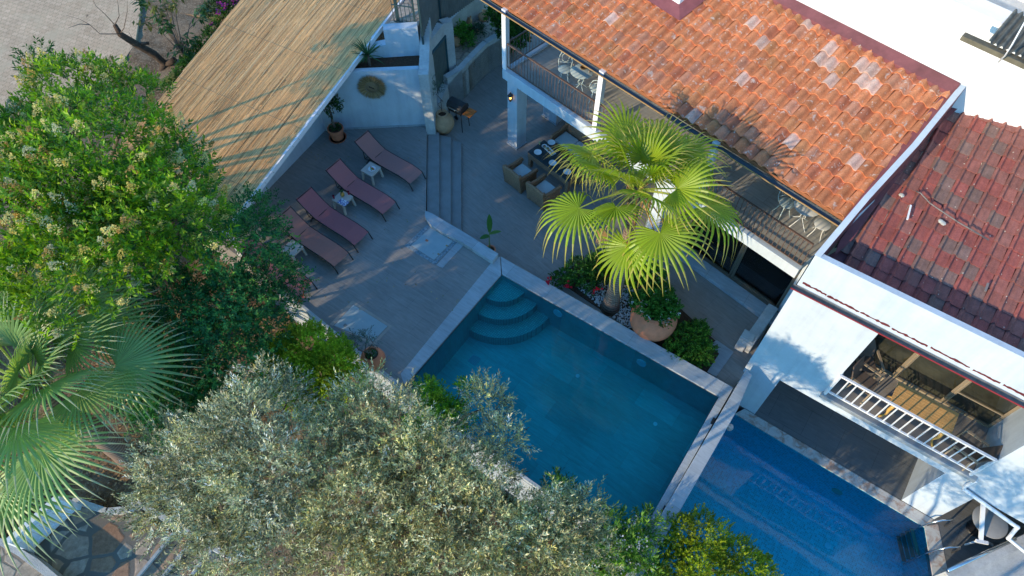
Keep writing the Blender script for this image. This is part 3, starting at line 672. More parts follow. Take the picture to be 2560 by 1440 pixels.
# balcony: floor, ledge, door, rail
g=MB(); g.prism([Fp(1.98,.0),Fp(5.61,.0),Fp(5.61,DB),Fp(1.98,DB)],.96,1.06)
g.build('balcony_floor',simple('grey_balcony_floor',(.27,.25,.23),.6,.3,var=.1,obj=False),h2)
g=MB(); g.prism([Fp(1.9,-.13),Fp(5.72,-.13),Fp(5.72,.05),Fp(1.9,.05)],.93,1.075); g.build('balcony_ledge',floor_tiles('mottled_ledge_stone',(.33,.36,.38),-A2,2.,3.,(.2,.2,.2),var=.1),h2,bevel=.01)
g=MB()
T=lambda s,z:Fp(s,-.05,z)
g.bar(T(1.97,2.08),T(5.58,2.08),.06,.05); g.bar(T(1.97,1.24),T(5.58,1.24),.05,.04)
n=18
for i in range(n+1): g.bar(T(1.99+3.57*i/n,1.24),T(1.99+3.57*i/n,2.08),.024,.024)
for s in (1.97,5.56): g.bar(T(s,1.07),T(s,2.1),.06,.06)
g.bar(Fp(1.97,-.05,2.07),Fp(1.97,.12,2.07),.05,.04)
rl=g.build('balcony_railing',M_steelw,h2)
g=MB(); g.quad(Fp(1.98,DB+.08,1.06),Fp(5.6,DB+.08,1.06),Fp(5.6,DB+.08,4.1),Fp(1.98,DB+.08,4.1)); 
g.build('room_backdrop_curtain',simple('dim_curtain',(.22,.19,.15),.8,.1,var=.5,scale=1.3,obj=False),h2)
g=MB(); s0,s1=2.02,5.58
for s in (s0,3.2,3.26,4.42,4.48,s1): g.bar(Fp(s,DB-.02,1.08),Fp(s,DB-.02,4.1),.05,.05)
g.bar(Fp(s0,DB-.02,1.10),Fp(s1,DB-.02,1.10),.06,.06); 
for z in (1.75,2.4): g.bar(Fp(4.48,DB-.03,z),Fp(s1,DB-.03,z),.03,.03)
dr2=g.build('balcony_door',simple('beige_bronze_frame',(.36,.29,.20),.4,.4,.2,var=.08),h2)
g=MB(); g.quad(Fp(s0,DB,1.1),Fp(s1,DB,1.1),Fp(s1,DB,4.1),Fp(s0,DB,4.1)); g.build('pane',M_glass2,dr2)
g=MB(); g.bar(Fp(1.985,.45,3.4),Fp(1.985,.45,3.4)+V(0,0,-.1),.2,.2); 
# down pipes
g=MB(); a=Fp(5.78,-.08,.95); g.tube([Fp(5.74,-.06,1.0),Fp(5.70,-.12,.6),Fp(5.76,-.1,.45)],.045,10)
p0=Fp(5.76,-.1,.45); p1_=onp(2543,1318,Fp(0,-.1,0),v2); p2_=onp(2521,1346,Fp(0,-.1,0),v2); p3_=onp(2575,1390,Fp(0,-.1,0),v2)
g.tube([p0,p1_],.048,10); g.tube([p1_,p2_],.048,10); g.tube([p2_,p3_],.045,10); g.ball(p1_,.06); g.ball(p2_,.055); g.ball(p0,.055)
g.build('drainpipe',M_steelw,h2,smooth='auto')
# sloping low wall and rail at the lower right
lw=thing('low_patio_wall','low white patio wall with steel rail at the lower right corner','wall',at(2450,1420,-1.75))
g=MB(); a=at(2366,1428,-1.0);b=at(2535,1348,-1.0); dd=(b-a).normalized(); b2=a+dd*7
g.wall(a,b2,-1.75,-1.05,-.25); nn=V(dd.y,-dd.x,0)
g.prism([a+nn*.25,b2+nn*.25,b2+nn*4,a+nn*4],-3.4,-1.2); g.build('wall_body',M_whiteold,lw)
g=MB(); g.tube([V(a.x,a.y,-.95),V(b.x,b.y,-.95)],.05,10); g.build('rail',M_chrome,lw,smooth=True)
# objects under the second opening
rk=thing('folding_frame','white metal folding frame standing on the lower patio','frame',at(2450,1345,-1.75))
g=MB(); p=at(2452,1350,-1.0); q=onp(2455,1258,p,V(0,1,0)); b1=at(2413,1362,-1.7); b2_=at(2482,1362,-1.7)
g.bar(V(p.x,p.y,-1.0),at(2458,1258,-.6),.10,.05); g.bar(V(p.x,p.y,-1.0),b1,.05,.04); g.bar(V(p.x,p.y,-1.0),b2_,.05,.04); g.bar(at(2440,1352,-1.0),at(2470,1358,-1.0),.08,.05); g.build('bar',M_steelw,rk)
rt_=thing('round_patio_table','round grey table on the lower patio behind the white folding frame','table',at(2478,1310,-1.75))
p=at(2474,1305,-1.05); g=MB(); g.lathe([(.42,0),(.43,.015),(.43,.035),(.41,.045)],p.x,p.y,-1.05,32); g.build('tabletop',simple('grey_tabletop',(.34,.35,.35),.5,.3,var=.1,scale=4),rt_,smooth='auto')
g=MB(); g.lathe([(.22,-1.74),(.20,-1.70),(.04,-1.66),(.035,-1.05)],p.x,p.y,0,16); g.build('pedestal',M_black,rt_,smooth='auto')
# ================================================================== white building top right
h3=thing('limewashed_building','bright white limewashed building at the top right corner','building',at(2300,60,5))
ra,rb=onp(1984,-3,O1+n1*.1,n1),onp(2404,207,O1+n1*.1,n1); dr_=(rb-ra).normalized(); dr_=V(dr_.x,dr_.y,0).normalized(); ra=rb-dr_*12; 
nb=V(-dr_.y,dr_.x,0); 
if nb.y<0: nb=-nb
rc=rb+nb*.0+dr_*.0
g=MB(); re=at(2640,240,6.9)
g.wall(V(ra.x,ra.y,0),V(rb.x,rb.y,0),4.5,8.15,.6)
g.wall(V(rb.x,rb.y,0)+dr_*.001,V(re.x,re.y,0)+(V(re.x,re.y,0)-V(rb.x,rb.y,0)).normalized()*6,4.5,8.13,.6)
g.build('wall',M_roofwhite,h3,bevel=.03)
g=MB(); q=V(ra.x,ra.y,0)+nb*.62; g.prism([q,V(rb.x,rb.y,0)+nb*.62+dr_*.2,V(re.x,re.y,0)+nb*.62+dr_*6,V(re.x,re.y,0)+nb*12,q+nb*12],4.5,8.0); g.build('roof_slab',M_whiteold,h3)
g=MB(); q0=V(ra.x,ra.y,0)+nb*1.35; q1_=V(rb.x,rb.y,0)+nb*1.35+dr_*8; g.wall(q0,q1_,8.0,11.5,.5); g.build('upper_wall',M_roofwhite,h3)
# old eave
ev=thing('old_tiled_eave','dark weathered eave with grey and orange tiles at the top right','roof',at(2500,110,8.2))
e0=at(2406,90,8.4); e1=at(2600,178,8.4); de=(e1-e0).normalized(); ne=V(-de.y,de.x,0); ne=ne if ne.y>0 else -ne
g=MB(); g.bar(e0,e0+de*4,.16,.10); g.build('fascia_board',simple('weathered_board',(.14,.125,.09),.8,.2,var=.3,scale=6),ev)
g=MB(); 
def wavy(g,o,dx,dy,n,w,h,L,col=None,amp=.035,per=.12):
    m=int(w/per*8)
    for i in range(m):
        x0,x1=w*i/m,w*(i+1)/m; h0,h1=amp*math.sin(2*math.pi*x0/per),amp*math.sin(2*math.pi*x1/per)
        g.quad(o+dx*x0+n*h0,o+dx*x1+n*h1,o+dx*x1+dy*L+n*h1,o+dx*x0+dy*L+n*h0,col)
wavy(g,e0+de*.45+V(0,0,.1),de,(ne*.9+V(0,0,.25)).normalized(),V(0,0,1),3.5,0,.95); g.build('grey_tiles',simple('mossy_grey_tile',(.12,.125,.115),.85,.1,var=.45,scale=7),ev)
g=MB(); wavy(g,e0+de*1.05+ne*.32+V(0,0,.27),de,(ne*.9+V(0,0,.25)).normalized(),V(0,0,1),2.9,0,.9,amp=.045,per=.2); g.build('orange_tiles',simple('orange_tile',(.50,.15,.05),.8,.2,var=.3,scale=8),ev)
cb_=MB(); P=[at(2496,155,8.2),at(2512,140,8.6),at(2530,112,9.),at(2545,85,9.2),at(2562,55,9.4),at(2600,10,9.6)]; cb_.tube(P,.014,6); tag(cb_.build('white_cable',M_steelw,None,smooth=True),'thin white cable running down over the old eave','cable')
# things on roof 2
rod=MB(); P=[onp(x,y,O2+n2*.12,n2) for x,y in [(2290,478),(2302,483),(2325,508),(2350,525),(2395,555),(2430,575),(2472,600)]]
rod.tube(P,.016,8); tag(rod.build('metal_rod',simple('grey_pitted_metal',(.16,.15,.15),.45,.4,.5,var=.4,scale=14),None,smooth=True),'long bent metal rod lying across the dark red roof','metal rod')
rod=MB(); rod.bar(onp(2277,513,O2+n2*.10,n2),onp(2268,549,O2+n2*.10,n2),.035,.03); tag(rod.build('roof_offcut',M_steelw,None),'short pale metal offcut lying on the dark red roof left of the rod','offcut')
rod=MB(); rod.bar(onp(2470,708,O2+n2*.10,n2),onp(2463,728,O2+n2*.10,n2),.04,.03); tag(rod.build('roof_offcut',simple('grey_metal_scrap',(.25,.22,.21),.6,.3,.3),None),'short dark grey metal piece on the lower part of the red roof','offcut')
M_mor=simple('pale_mortar',(.55,.53,.46),.9,.1,var=.3)
for P_,lab_ in (((2254,488),),'small pale mortar lump at the left edge of the dark red roof'),(((2352,553),(2358,558)),'double pale mortar lump just below the metal rod on the red roof'):
    mp_=MB()
    for x,y in P_: p=onp(x,y,O2+n2*.06,n2); mp_.ball(p,.05,5,(1.3,1,.6))
    tag(mp_.build('mortar_lump',M_mor,None),lab_,'mortar')
# ================================================================== PERGOLA with reed roof
pg=thing('reed_pergola','pergola roofed with golden split reed matting and a white fascia along the deck','pergola',at(640,500,0))
eU=at(1000,0,3.63); eM=at(792,280,2.7); eL=at(640,472,2.2)
ed=(eU-eL).normalized(); lat=V(-ed.y,ed.x,0).normalized(); lat=lat if lat.x<0 else -lat
nP_=ed.cross(lat).normalized(); nP_=nP_ if nP_.z>0 else -nP_
Lu=onp(605,0,eM,nP_);Lm=onp(412,240,eM,nP_);Ll=onp(440,290,eM,nP_)
O3=eL-ed*1.6
def pp(s,t,h=0.): return O3+ed*s+lat*t+nP_*h
def invp(p): d=p-O3; return d.dot(ed),d.dot(lat)
wU=invp(Lu);wM=invp(Lm)
def leftw(s): return wM[1]+(wU[1]-wM[1])*(s-wM[0])/(wU[0]-wM[0]) if s>wM[0] else wM[1]
SM=13.2
g=MB(); P=[pp(0,0),pp(SM,0),pp(SM,leftw(SM)),pp(wM[0],wM[1]),pp(0,leftw(0))]; Q=[p-nP_*.04 for p in P]
g.add(P+Q,[(0,1,2,3,4),(9,8,7,6,5)]+[(i,i+5,(i+1)%5+5,(i+1)%5) for i in range(5)],(.56,.38,.2)); g.build('mat_backing',M_straw,pg)
g=MB(); random.seed(3)
cols=[(.95,.66,.32),(.90,.61,.29),(.97,.72,.38),(.82,.54,.25),(.93,.66,.34),(.60,.38,.18)]
for i in range(5200):
    s=random.uniform(-.2,SM); t=random.random()*leftw(max(s,0)); L=random.uniform(1.0,3.2); a_=random.gauss(0,.012); s1=min(s+L,SM)
    w=random.uniform(.006,.013); h0=random.uniform(.004,.03); c=random.choice(cols); kf=random.uniform(.78,1.2); c=tuple(x*kf for x in c)
    # coarse bands
    t2=min(max(t+a_*L,-.03),leftw(s1)+.02)
    A_,B_=pp(s,t-w,h0-.006),pp(s1,t2-w,h0-.006); C2,D2=pp(s1,t2,h0+w*.8),pp(s,t,h0+w*.8); E2,F2=pp(s1,t2+w,h0-.006),pp(s,t+w,h0-.006)
    g.add([A_,B_,C2,D2,E2,F2],[(0,1,2,3),(3,2,4,5)],c)
for s in (1.5,3.9,6.3,8.7,11.1):   # stitching wires
    g.bar(pp(s,0,.035),pp(s,leftw(s),.035),.006,.006,(.25,.2,.15))
g.build('reed_mat',M_straw,pg)
g=MB(); g.bar(pp(0,-.03,-.07),pp(SM,-.03,-.07),.10,.16) ; g.build('fascia',M_whiteclean,pg)
g=MB()
for s in (2.0,4.6,7.2,9.8,12.4): g.bar(pp(s,.05,-.11),pp(s,leftw(s)-.05,-.11),.07,.10)
for s,t in ((.2,.12),(11.5,.12),(2.1,leftw(2)-.15),(6.4,leftw(6.4)-.15),(11.5,leftw(11.5)-.15)):
    p=pp(s,t,-.15); g.bar(V(p.x,p.y,-.2),p,.09,.09)
g.build('beam',M_whiteclean,pg)
# tie wires on the fascia
g=MB()
for s in (1.9,2.3,3.3,3.6,4.6,5.5,6.4,7.6): g.tube([pp(s,.03,.03),pp(s,-.07,.0),pp(s+.01,-.09,-.1)],.004,4)
g.build('tie_wire',M_black,pg)
# deck side walls
dw=thing('deck_side_wall','smooth white wall under the reed pergola edge beside the sun loungers','wall',at(700,430,.5))
wa,wb=at(645,500,.5),at(812,327,.5); wd=(wb-wa).normalized(); wa=wa-wd*1.8
g=MB(); g.wall(wa,wb+wd*.05,-.5,1.9,.2,z1b=2.55); g.build('wall_body',M_white,dw)
# planter wall (back of deck)
bwl=thing('planter_wall','tall white planter wall with the straw wreath at the back of the deck','wall',at(960,315,.5))
a=at(806,325,.5); b=at(1066,313,.5); hz=2.86
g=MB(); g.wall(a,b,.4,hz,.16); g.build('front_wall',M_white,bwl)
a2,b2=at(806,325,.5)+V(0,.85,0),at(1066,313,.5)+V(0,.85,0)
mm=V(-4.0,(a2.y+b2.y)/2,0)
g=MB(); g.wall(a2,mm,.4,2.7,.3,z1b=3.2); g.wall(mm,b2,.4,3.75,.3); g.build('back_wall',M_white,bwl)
g=MB(); g.prism([V(a.x,a.y+.17,0),V(b.x,b.y+.17,0),V(b.x,b.y+.83,0),V(a.x,a.y+.83,0)],.4,hz-.13); g.build('planter_soil',M_bed,bwl)
g=MB(); g.bar(a+V(0,-.02,.03),b+V(0,-.02,.03),.03,.06); g.build('skirting',M_marble,bwl)
g=MB(); g.prism([V(-4.0,mm.y+.31,0),V(b2.x,b2.y+.31,0),V(b2.x,b2.y+2.4,0),V(-3.3,a2.y+2.4,0)],0,3.6); g.build('paved_top',M_crazy2,bwl)
# rough end wall
rw=thing('rough_side_wall','thick rough whitewashed wall between the planter and the green gate','wall',at(1078,330,0))
a=at(1066,332,.45);b=at(1089,330,.45)
g=MB(); n=26; H=[]
L0=3.4
for i in range(n+1):
    t=i/n; y=t*L0; zt=2.9+ .85*sstep(t*1.3)+random.uniform(-.02,.02); H.append((y,zt))
for i in range(n):
    for x0,x1 in ((a.x,b.x),):
        y0,z0=H[i];y1,z1=H[i+1]; o=V(-.0,0,0)
        vs=[(x0,a.y+y0,0),(x1,a.y+y0,0),(x1+.0,a.y+y1,0),(x0,a.y+y1,0),(x0+random.uniform(-.012,.012),a.y+y0,z0),(x1,a.y+y0,z0),(x1,a.y+y1,z1),(x0,a.y+y1,z1)]
        g.add(vs,[(4,5,6,7),(0,1,5,4),(1,2,6,5),(3,0,4,7)])
g.build('wall_body',M_whiteold,rw)
# green gate
gt=thing('corrugated_gate','narrow green grey corrugated metal gate in the rough white wall','gate',at(1082,277,.3))
ga,gb=at(1084,280,.3),at(1124,226,.3); gd=(gb-ga).normalized(); gn=V(gd.y,-gd.x,0)
g=MB(); wavy(g,V(ga.x,ga.y,.3),gd,V(0,0,1),gn,(gb-ga).length,0,2.25,amp=.022,per=.10); g.build('panel',simple('green_grey_sheet',(.155,.18,.165),.5,.4,.3,var=.15),gt)
g=MB(); 
for p in (ga,gb): g.bar(V(p.x,p.y,.3)+gn*.03,V(p.x,p.y,2.62)+gn*.03,.06,.06)
g.bar(V(ga.x,ga.y,2.58)+gn*.03,V(gb.x,gb.y,2.58)+gn*.03,.06,.06); g.build('frame',simple('teal_painted_steel',(.04,.10,.12),.5,.4,.2,var=.1),gt)
cf=thing('corrugated_fence','tall grey corrugated metal sheets with dark posts behind the whitewashed wall','fence',at(1100,60,2.8))
g=MB(); fa,fb=at(1058,128,2.9),at(1100,52,2.9); fd=(fb-fa).normalized()
wavy(g,V(fa.x,fa.y,2.75),fd,V(0,0,1),V(fd.y,-fd.x,0),(fb-fa).length,0,2.2,amp=.022,per=.10)
fc=at(1245,-52,2.9); fe_=(fc-fb).normalized(); wavy(g,V(fb.x,fb.y,2.75),fe_,V(0,0,1),V(fe_.y,-fe_.x,0),(fc-fb).length,0,2.2,amp=.022,per=.10)
g.build('sheet',simple('grey_zinc_sheet',(.22,.22,.20),.5,.4,.3,var=.2,scale=4),cf)
g=MB()
M_tp=(simple('dark_teal_post',(.035,.075,.085),.5,.4,.2,var=.1))
for p in (fa,fb): g=MB(); g.bar(V(p.x,p.y,2.6)+V(.04,-.04,0),V(p.x,p.y,5.)+V(.04,-.04,0),.06,.06); g.build('post',M_tp,cf)
# curved whitewashed wall with raised planter
cw=thing('curved_planter_wall','rough whitewashed curved wall with a raised stone planter behind the barbecue','wall',at(1160,230,0))
def flat(p,z): return V(p.x,p.y,z)
g=MB(); FR=[at(x,y,0) for x,y in ((1094,306),(1125,268),(1160,247),(1185,217),(1222,180),(1255,160),(1305,132))]
JB=flat(at(1141,168,1.15),0)
def strip(pts,zs,th,z0=0.):
    n=len(pts)
    for i in range(n-1):
        p,q=pts[i],pts[i+1]; dd=(q-p); m=6
        nn_=V(-dd.y,dd.x,0).normalized()*th
        for k in range(m):
            a_,b_=p+dd*k/m,p+dd*(k+1)/m; za,zb_=zs[i]+(zs[i+1]-zs[i])*k/m,zs[i]+(zs[i+1]-zs[i])*(k+1)/m
            g.add([flat(a_,z0),flat(b_,z0),flat(b_,zb_),flat(a_,za),flat(a_,za)+nn_,flat(b_,zb_)+nn_,flat(b_,z0)+nn_,flat(a_,z0)+nn_],[(0,1,2,3),(3,2,5,4),(4,5,6,7)])
strip(FR[1:],[1.30,1.30,1.28,1.30,1.32,1.36],.22)
gu=flat(ga,0); gw_=flat(gb,0)
# wall carrying the gate, up to the jamb of the planter opening
strip([gu,gw_,JB],[3.0,3.05,3.0],.30,2.58); strip([gw_+(JB-gw_)*.02,JB],[2.6,2.6],.29,0.)
strip([FR[0],FR[1],FR[2]],[.55,1.0,1.3],.3)
BK=[flat(at(x,y,1.15),0) for x,y in ((1128,106),(1170,64),(1212,36),(1250,0),(1290,-40))]
strip(BK,[2.0,2.05,2.2,2.5,2.8],.75)
g.build('wall_body',M_whiteold,cw)
g=MB(); g.prism([FR[2],FR[3],FR[4],FR[5],FR[6],BK[4],BK[3],BK[2],BK[1],BK[0],JB],0,1.13); g.build('planter_bed',M_crazy2,cw)
# small railing at the head of the paved ledge
rg=thing('teal_railing','short dark teal railing post above the planter wall at the top edge','railing',at(1010,40,3.6))
g=MB(); a=at(985,52,3.62); b=at(1038,60,3.62)
g.bar(a,b,.03,.03); g.bar(V(a.x,a.y,4.2),V(b.x,b.y,4.2),.03,.03)
for k in range(6): p=a.lerp(b,k/5); g.bar(V(p.x,p.y,3.6),V(p.x,p.y,4.35),.02,.02)
g.bar(V(a.x+.12,a.y+.06,3.6),V(a.x+.12,a.y+.06,4.6),.10,.08); g.bar(V(b.x,b.y,3.6),V(b.x,b.y,4.6),.06,.06); g.build('bars',M_tp,rg)
# ================================================================== hatches and marble strips
hm=simple('pale_blue_grey_panel',(.33,.42,.45),.55,.3,var=.06,scale=4); spk=Mt('speckled_pebble_border',.7,.2); spk.coords()
spk.base(spk.ramp(spk.noise(16,6,.8),[(.38,(.10,.15,.19)),(.62,(.34,.42,.46))])); spk=spk.m
def hatch(label,outer,inner,bm,lm,z=.5,extra=None):
    t=thing('floor_hatch',label,'floor hatch',at(*inner[0],z))
    O=pxpoly(outer,z);I=pxpoly(inner,z)
    g=MB(); g.prism([(p.x,p.y) for p in O],z-.05,z+.006); g.build('border',bm,t)
    c=sum(I,Vector())/len(I)
    g=MB(); g.prism([(p.x,p.y) for p in I],z-.02,z+.010); g.build('joint_strip',M_riser,t)
    g=MB(); g.prism([tuple((c+(p-c)*.965)[:2]) for p in I],z-.02,z+.016); lid=g.build('lid',lm,t)
    return t,c
t,c=hatch('square pale hatch with speckled pebble border beside the marble kerb',[(1068,561),(1142,605),(1087,662),(1011,615)],[(1076,569),(1134,603),(1085,652),(1026,614)],spk,hm)
g=MB(); p=at(1067,601,.52); g.box(p.x,p.y,.512,.09,.07,.01,A2); g.build('lifting_plate',M_terra,t)
for hx,hy in ((1117,614),(1096,635)): g=MB(); p=at(hx,hy,.52); g.box(p.x,p.y,.512,.06,.05,.012,A2); g.build('hinge',M_gold,t)
t,c=hatch('larger pale hatch with beige stone border near the slatted garden wall',[(881,751),(980,815),(935,864),(824,811)],[(883,761),(971,816),(934,855),(833,815)],simple('beige_border_stone',(.38,.34,.30),.6,.2,var=.1),hm)
g=MB(); p=at(863,813,.52); g.box(p.x,p.y,.512,.09,.09,.01,A2); g.build('lifting_plate',M_riser,t)
ks=thing('marble_kerb','raised pale marble kerb from the steps to the pool corner','kerb',at(1160,590,.5))
g=MB(); P=pxpoly([(1063,526),(1080,533),(1160,580),(1246,634),(1231,654),(1160,609),(1080,566),(1068,552),(1062,540)],.64); g.prism([(p.x,p.y) for p in P],0,.64); g.build('kerb_stone',M_marble,ks,bevel=.008)
ks=thing('marble_strip','short pale marble strip set in the deck beside the speckled hatch','marble strip',at(1130,640,.5))
g=MB(); P=pxpoly([(1143,606),(1158,614),(1106,670),(1091,663)],.5); g.prism([(p.x,p.y) for p in P],.4,.508); g.build('strip',M_marble,ks)
# ================================================================== sun loungers
def frame_ring(g,pts,w): 
    for i in range(len(pts)): g.bar(pts[i],pts[(i+1)%len(pts)],w)
def lounger(label,loc,rz,colour,group):
    t=thing('sun_lounger',label,'sun lounger',loc,rz,group)
    Wd=.60; seat=[(0,.36),(.35,.345),(.8,.35),(1.15,.365),(1.42,.33),(1.60,.27)]; back=[(0,.36),(-.22,.48),(-.45,.64),(-.66,.82)]
    for nm,prof in (('seat_sling',seat),('back_sling',back)):
        g=MB(); n=len(prof)
        for i in range(n-1):
            (x0,z0),(x1,z1)=prof[i],prof[i+1]; 
            for k in range(4):
                ya,yb=-Wd/2+Wd*k/4,-Wd/2+Wd*(k+1)/4; s=lambda y:-.022*math.cos(y/Wd*math.pi)
                g.quad((x0,ya,z0+s(ya)),(x1,ya,z1+s(ya)),(x1,yb,z1+s(yb)),(x0,yb,z0+s(yb)))
        g.c=[colour]*len(g.f); g.build(nm,M_sling,t,world=False,smooth=True)
    g=MB()
    for y in (-Wd/2-.012,Wd/2+.012):
        for prof in (seat,back): g.tube([(x,y,z-.012) for x,z in prof],.017,6)
    g.tube([(0,-Wd/2,.335),(0,Wd/2,.335)],.014,6); g.tube([(-.64,-Wd/2,.79),(-.64,Wd/2,.79)],.014,6); g.build('frame',M_black,t,world=False,smooth=True)
    for x,tx in ((1.56,1.70),(-.12,-.30)):
        for y in (-Wd/2-.015,Wd/2+.015):
            g=MB(); g.tube([(x,y,.29 if x>0 else .33),(tx,y,0)],.018,6); g.build('leg',M_black,t,world=False,smooth=True)
    g=MB(); g.tube([(-.30,-Wd/2-.015,.05),(-.30,Wd/2+.015,.05)],.013,6); g.tube([(.1,-Wd/2,.32),(-.42,-Wd/2+.05,.10),(-.42,Wd/2-.05,.10),(.1,Wd/2,.32)],.012,6)
    g.tube([(-.42,-Wd/2+.05,.10),(-.36,-Wd/2,.55)],.012,6); g.tube([(-.42,Wd/2-.05,.10),(-.36,Wd/2,.55)],.012,6); g.build('back_support',M_black,t,world=False,smooth=True)
    return t
LA=R(-36.2)
Lc=[((946,386),(.43,.19,.165),'sun lounger nearest the potted ficus and the planter wall, dusty red sling'),
    ((877,458),(.42,.155,.155),'sun lounger between the fruit plate table and the magazine table'),
    ((806,531),(.38,.135,.145),'sun lounger just left of the table with pineapple and red glasses'),
    ((755,581),(.43,.19,.155),'sun lounger reaching out from the vine, last of the four fully visible'),
    ((662,652),(.42,.17,.15),'sun lounger almost hidden under the vine, only its red foot end visible')]
for (x,y),c,lab in Lc:
    p=at(x,y,.86); lounger(lab,(p.x,p.y,.5),LA,c,'red sun loungers in a row on the deck')
def side_table(label,cx,cy,rz=0.):
    p=at(cx,cy,.93); t=thing('side_table',label,'side table',(p.x,p.y,.5),rz,'beige plastic side tables')
    g=MB(); g.box(0,0,.40,.47,.47,.03); g.build('tabletop',M_plastic,t,world=False,bevel=.012)
    g=MB(); 
    for s in (-1,1): g.box(0,s*.20,.33,.40,.02,.07); g.box(s*.20,0,.33,.02,.36,.07)
    g.build('apron',M_plastic,t,world=False)
    for sx in (-1,1):
        for sy in (-1,1):
            g=MB(); g.add([(sx*a,sy*b,z) for z,q in ((0,.235),(.40,.20)) for a,b in ((q-.045,q-.045),(q+.02,q-.045),(q+.02,q+.02),(q-.045,q+.02))],[(0,3,2,1),(4,5,6,7),(0,1,5,4),(1,2,6,5),(2,3,7,6),(3,0,4,7)]); g.build('leg',M_plastic,t,world=False,bevel=.006)
    return p
def slab_thing(name,label,cat,g,mat,**k): return tag(g.build(name,mat,None,**k),label,cat)
pA=side_table('beige side table with a small fruit plate between the first two loungers',927,422,R(-34)); pB=side_table('beige side table with magazine, pineapple and two red glasses',856,495,R(-34)); pC=side_table('empty beige side table half hidden by the vine',730,620,R(-34))
g=MB(); p=at(930,423,.935); g.lathe([(.001,0),(.05,0),(.12,.02),(.125,.024),(.06,.008)],p.x,p.y,.932,16); fp=thing('fruit_plate','small plate of cut fruit on the first side table','fruit plate',(p.x,p.y,.932))
g.build('plate',M_ceramic,fp,smooth='auto'); g=MB(); random.seed(2)
for i in range(22): 
    a=random.random()*6.28;r=random.random()*.08; g.ball((p.x+r*math.cos(a),p.y+r*math.sin(a),.952+random.random()*.02),.016,4,col=random.choice([(.5,.04,.03),(.45,.10,.05),(.6,.4,.05),(.12,.3,.05),(.5,.03,.04)]))
g.build('fruit',M_wickattr,fp)
M_redglass=simple('ruby_glass',(.22,.01,.03),.15,.6,var=0)
for (x,y,lab) in ((834,492,'red drinking glass on the left corner of the magazine table'),(871,482,'red drinking glass beside the pineapple at the back of the magazine table')):
    p=at(x,y,1.0); g=MB(); g.lathe([(.026,0),(.036,.13),(.032,.13),(.024,.02)],p.x,p.y,.931,14); tag(g.build('drinking_glass',M_redglass,None,smooth='auto'),lab,'glass',None)
pn=at(856,486,1.0); t=thing('pineapple','small ripe pineapple standing on the magazine side table','pineapple',(pn.x,pn.y,.931))
g=MB(); g.lathe([(.02,0),(.055,.02),(.068,.07),(.060,.12),(.03,.15)],pn.x,pn.y,.931,14); g.build('fruit_body',simple('pineapple_skin',(.42,.25,.07),.7,.2,var=.4,scale=40,bump=.8,bs=50),t,smooth=True)
n=26; a=RNG.random(n)*6.28; P=np.tile([pn.x,pn.y,1.07],(n,1)); D=np.stack([np.cos(a)*.6,np.sin(a)*.6,np.ones(n)*.8],1); leafmesh('leaf_crown',P,D,np.tile([.1,.1,1.],(n,1)),.13,.022,np.tile([.05,.14,.05],(n,1)),L_gen,t)
g=MB(); c=at(858,506,.936)
mc=Mt('printed_magazine_page',.4,.4); mc.coords(); mc.base(mc.ramp(mc.noise(22,2,.5),[(.47,(.65,.70,.80)),(.5,(.12,.14,.35))])); mc=mc.m
g.box(c.x,c.y,.931,.30,.21,.012,R(-34)); slab_thing('magazine','open white and blue magazine lying at the front of the second side table','magazine',g,mc)
# ================================================================== potted ficus, banana, pots
def pot(prof,x,y,z,mat,parent,name='pot',n=28,soil=None):
    g=MB(); g.lathe(prof,x,y,z,n,cap=False); o=g.build(name,mat,parent,smooth='auto')
    if soil: g=MB(); g.lathe([(soil[0],soil[1]),(.001,soil[1]+.01)],x,y,z,20,cap=False); g.build('soil',M_bed,parent)
    return o
p=at(845,345,.5); t=thing('potted_ficus','potted ficus with dense small leaves in a terracotta pot by the wall corner','potted tree',(p.x,p.y,.5)); FI=p.copy()
pot([(.001,0.04),(.20,.04),(.235,.36),(.265,.37),(.27,.46),(.235,.46),(.225,.40)],p.x,p.y,.5,M_terra,t,soil=(.225,.41))
pot([(.001,0),(.27,0),(.30,.05),(.285,.05),(.26,.015)],p.x,p.y,.5,M_terra,t,'saucer')
g=MB(); g.tube([(p.x,p.y,.9),(p.x-.03,p.y+.02,1.2),(p.x+.0,p.y,1.5),(p.x-.03,p.y+.05,1.9)],[.05,.045,.04,.02],8); branches(g,(p.x,p.y,1.4),[(p.x-.25,p.y,2.0),(p.x+.2,p.y+.1,2.0),(p.x,p.y-.2,2.1)],.02,.006); g.build('trunk',M_bark,t,smooth=True)
P,D,r=shoots([(p.x-.02,p.y+.1,1.85,.36,.46),(p.x-.05,p.y+.1,2.25,.28,.3)],170,up=.1,inner=.3); LP,LD,NN,tt=leaves_on(P,D,8,.16,.1,.04); leafmesh('crown',LP,LD,NN,.095,.042,palette(170,8,[(.03,.09,.03),(.05,.13,.035),(.02,.06,.03)],[3,2,2]),L_gen,t)
n=160; a=RNG.random(n)*6.28; rr=RNG.random(n)*.2; leafmesh('low_leaves',np.stack([p.x+rr*np.cos(a),p.y+rr*np.sin(a),.92+RNG.random(n)*.12],1),RNG.normal(size=(n,3)),np.tile([0,0,1.],(n,1)),.06,.045,palette(n,1,[(.04,.11,.03)],[1]),L_gen,t)
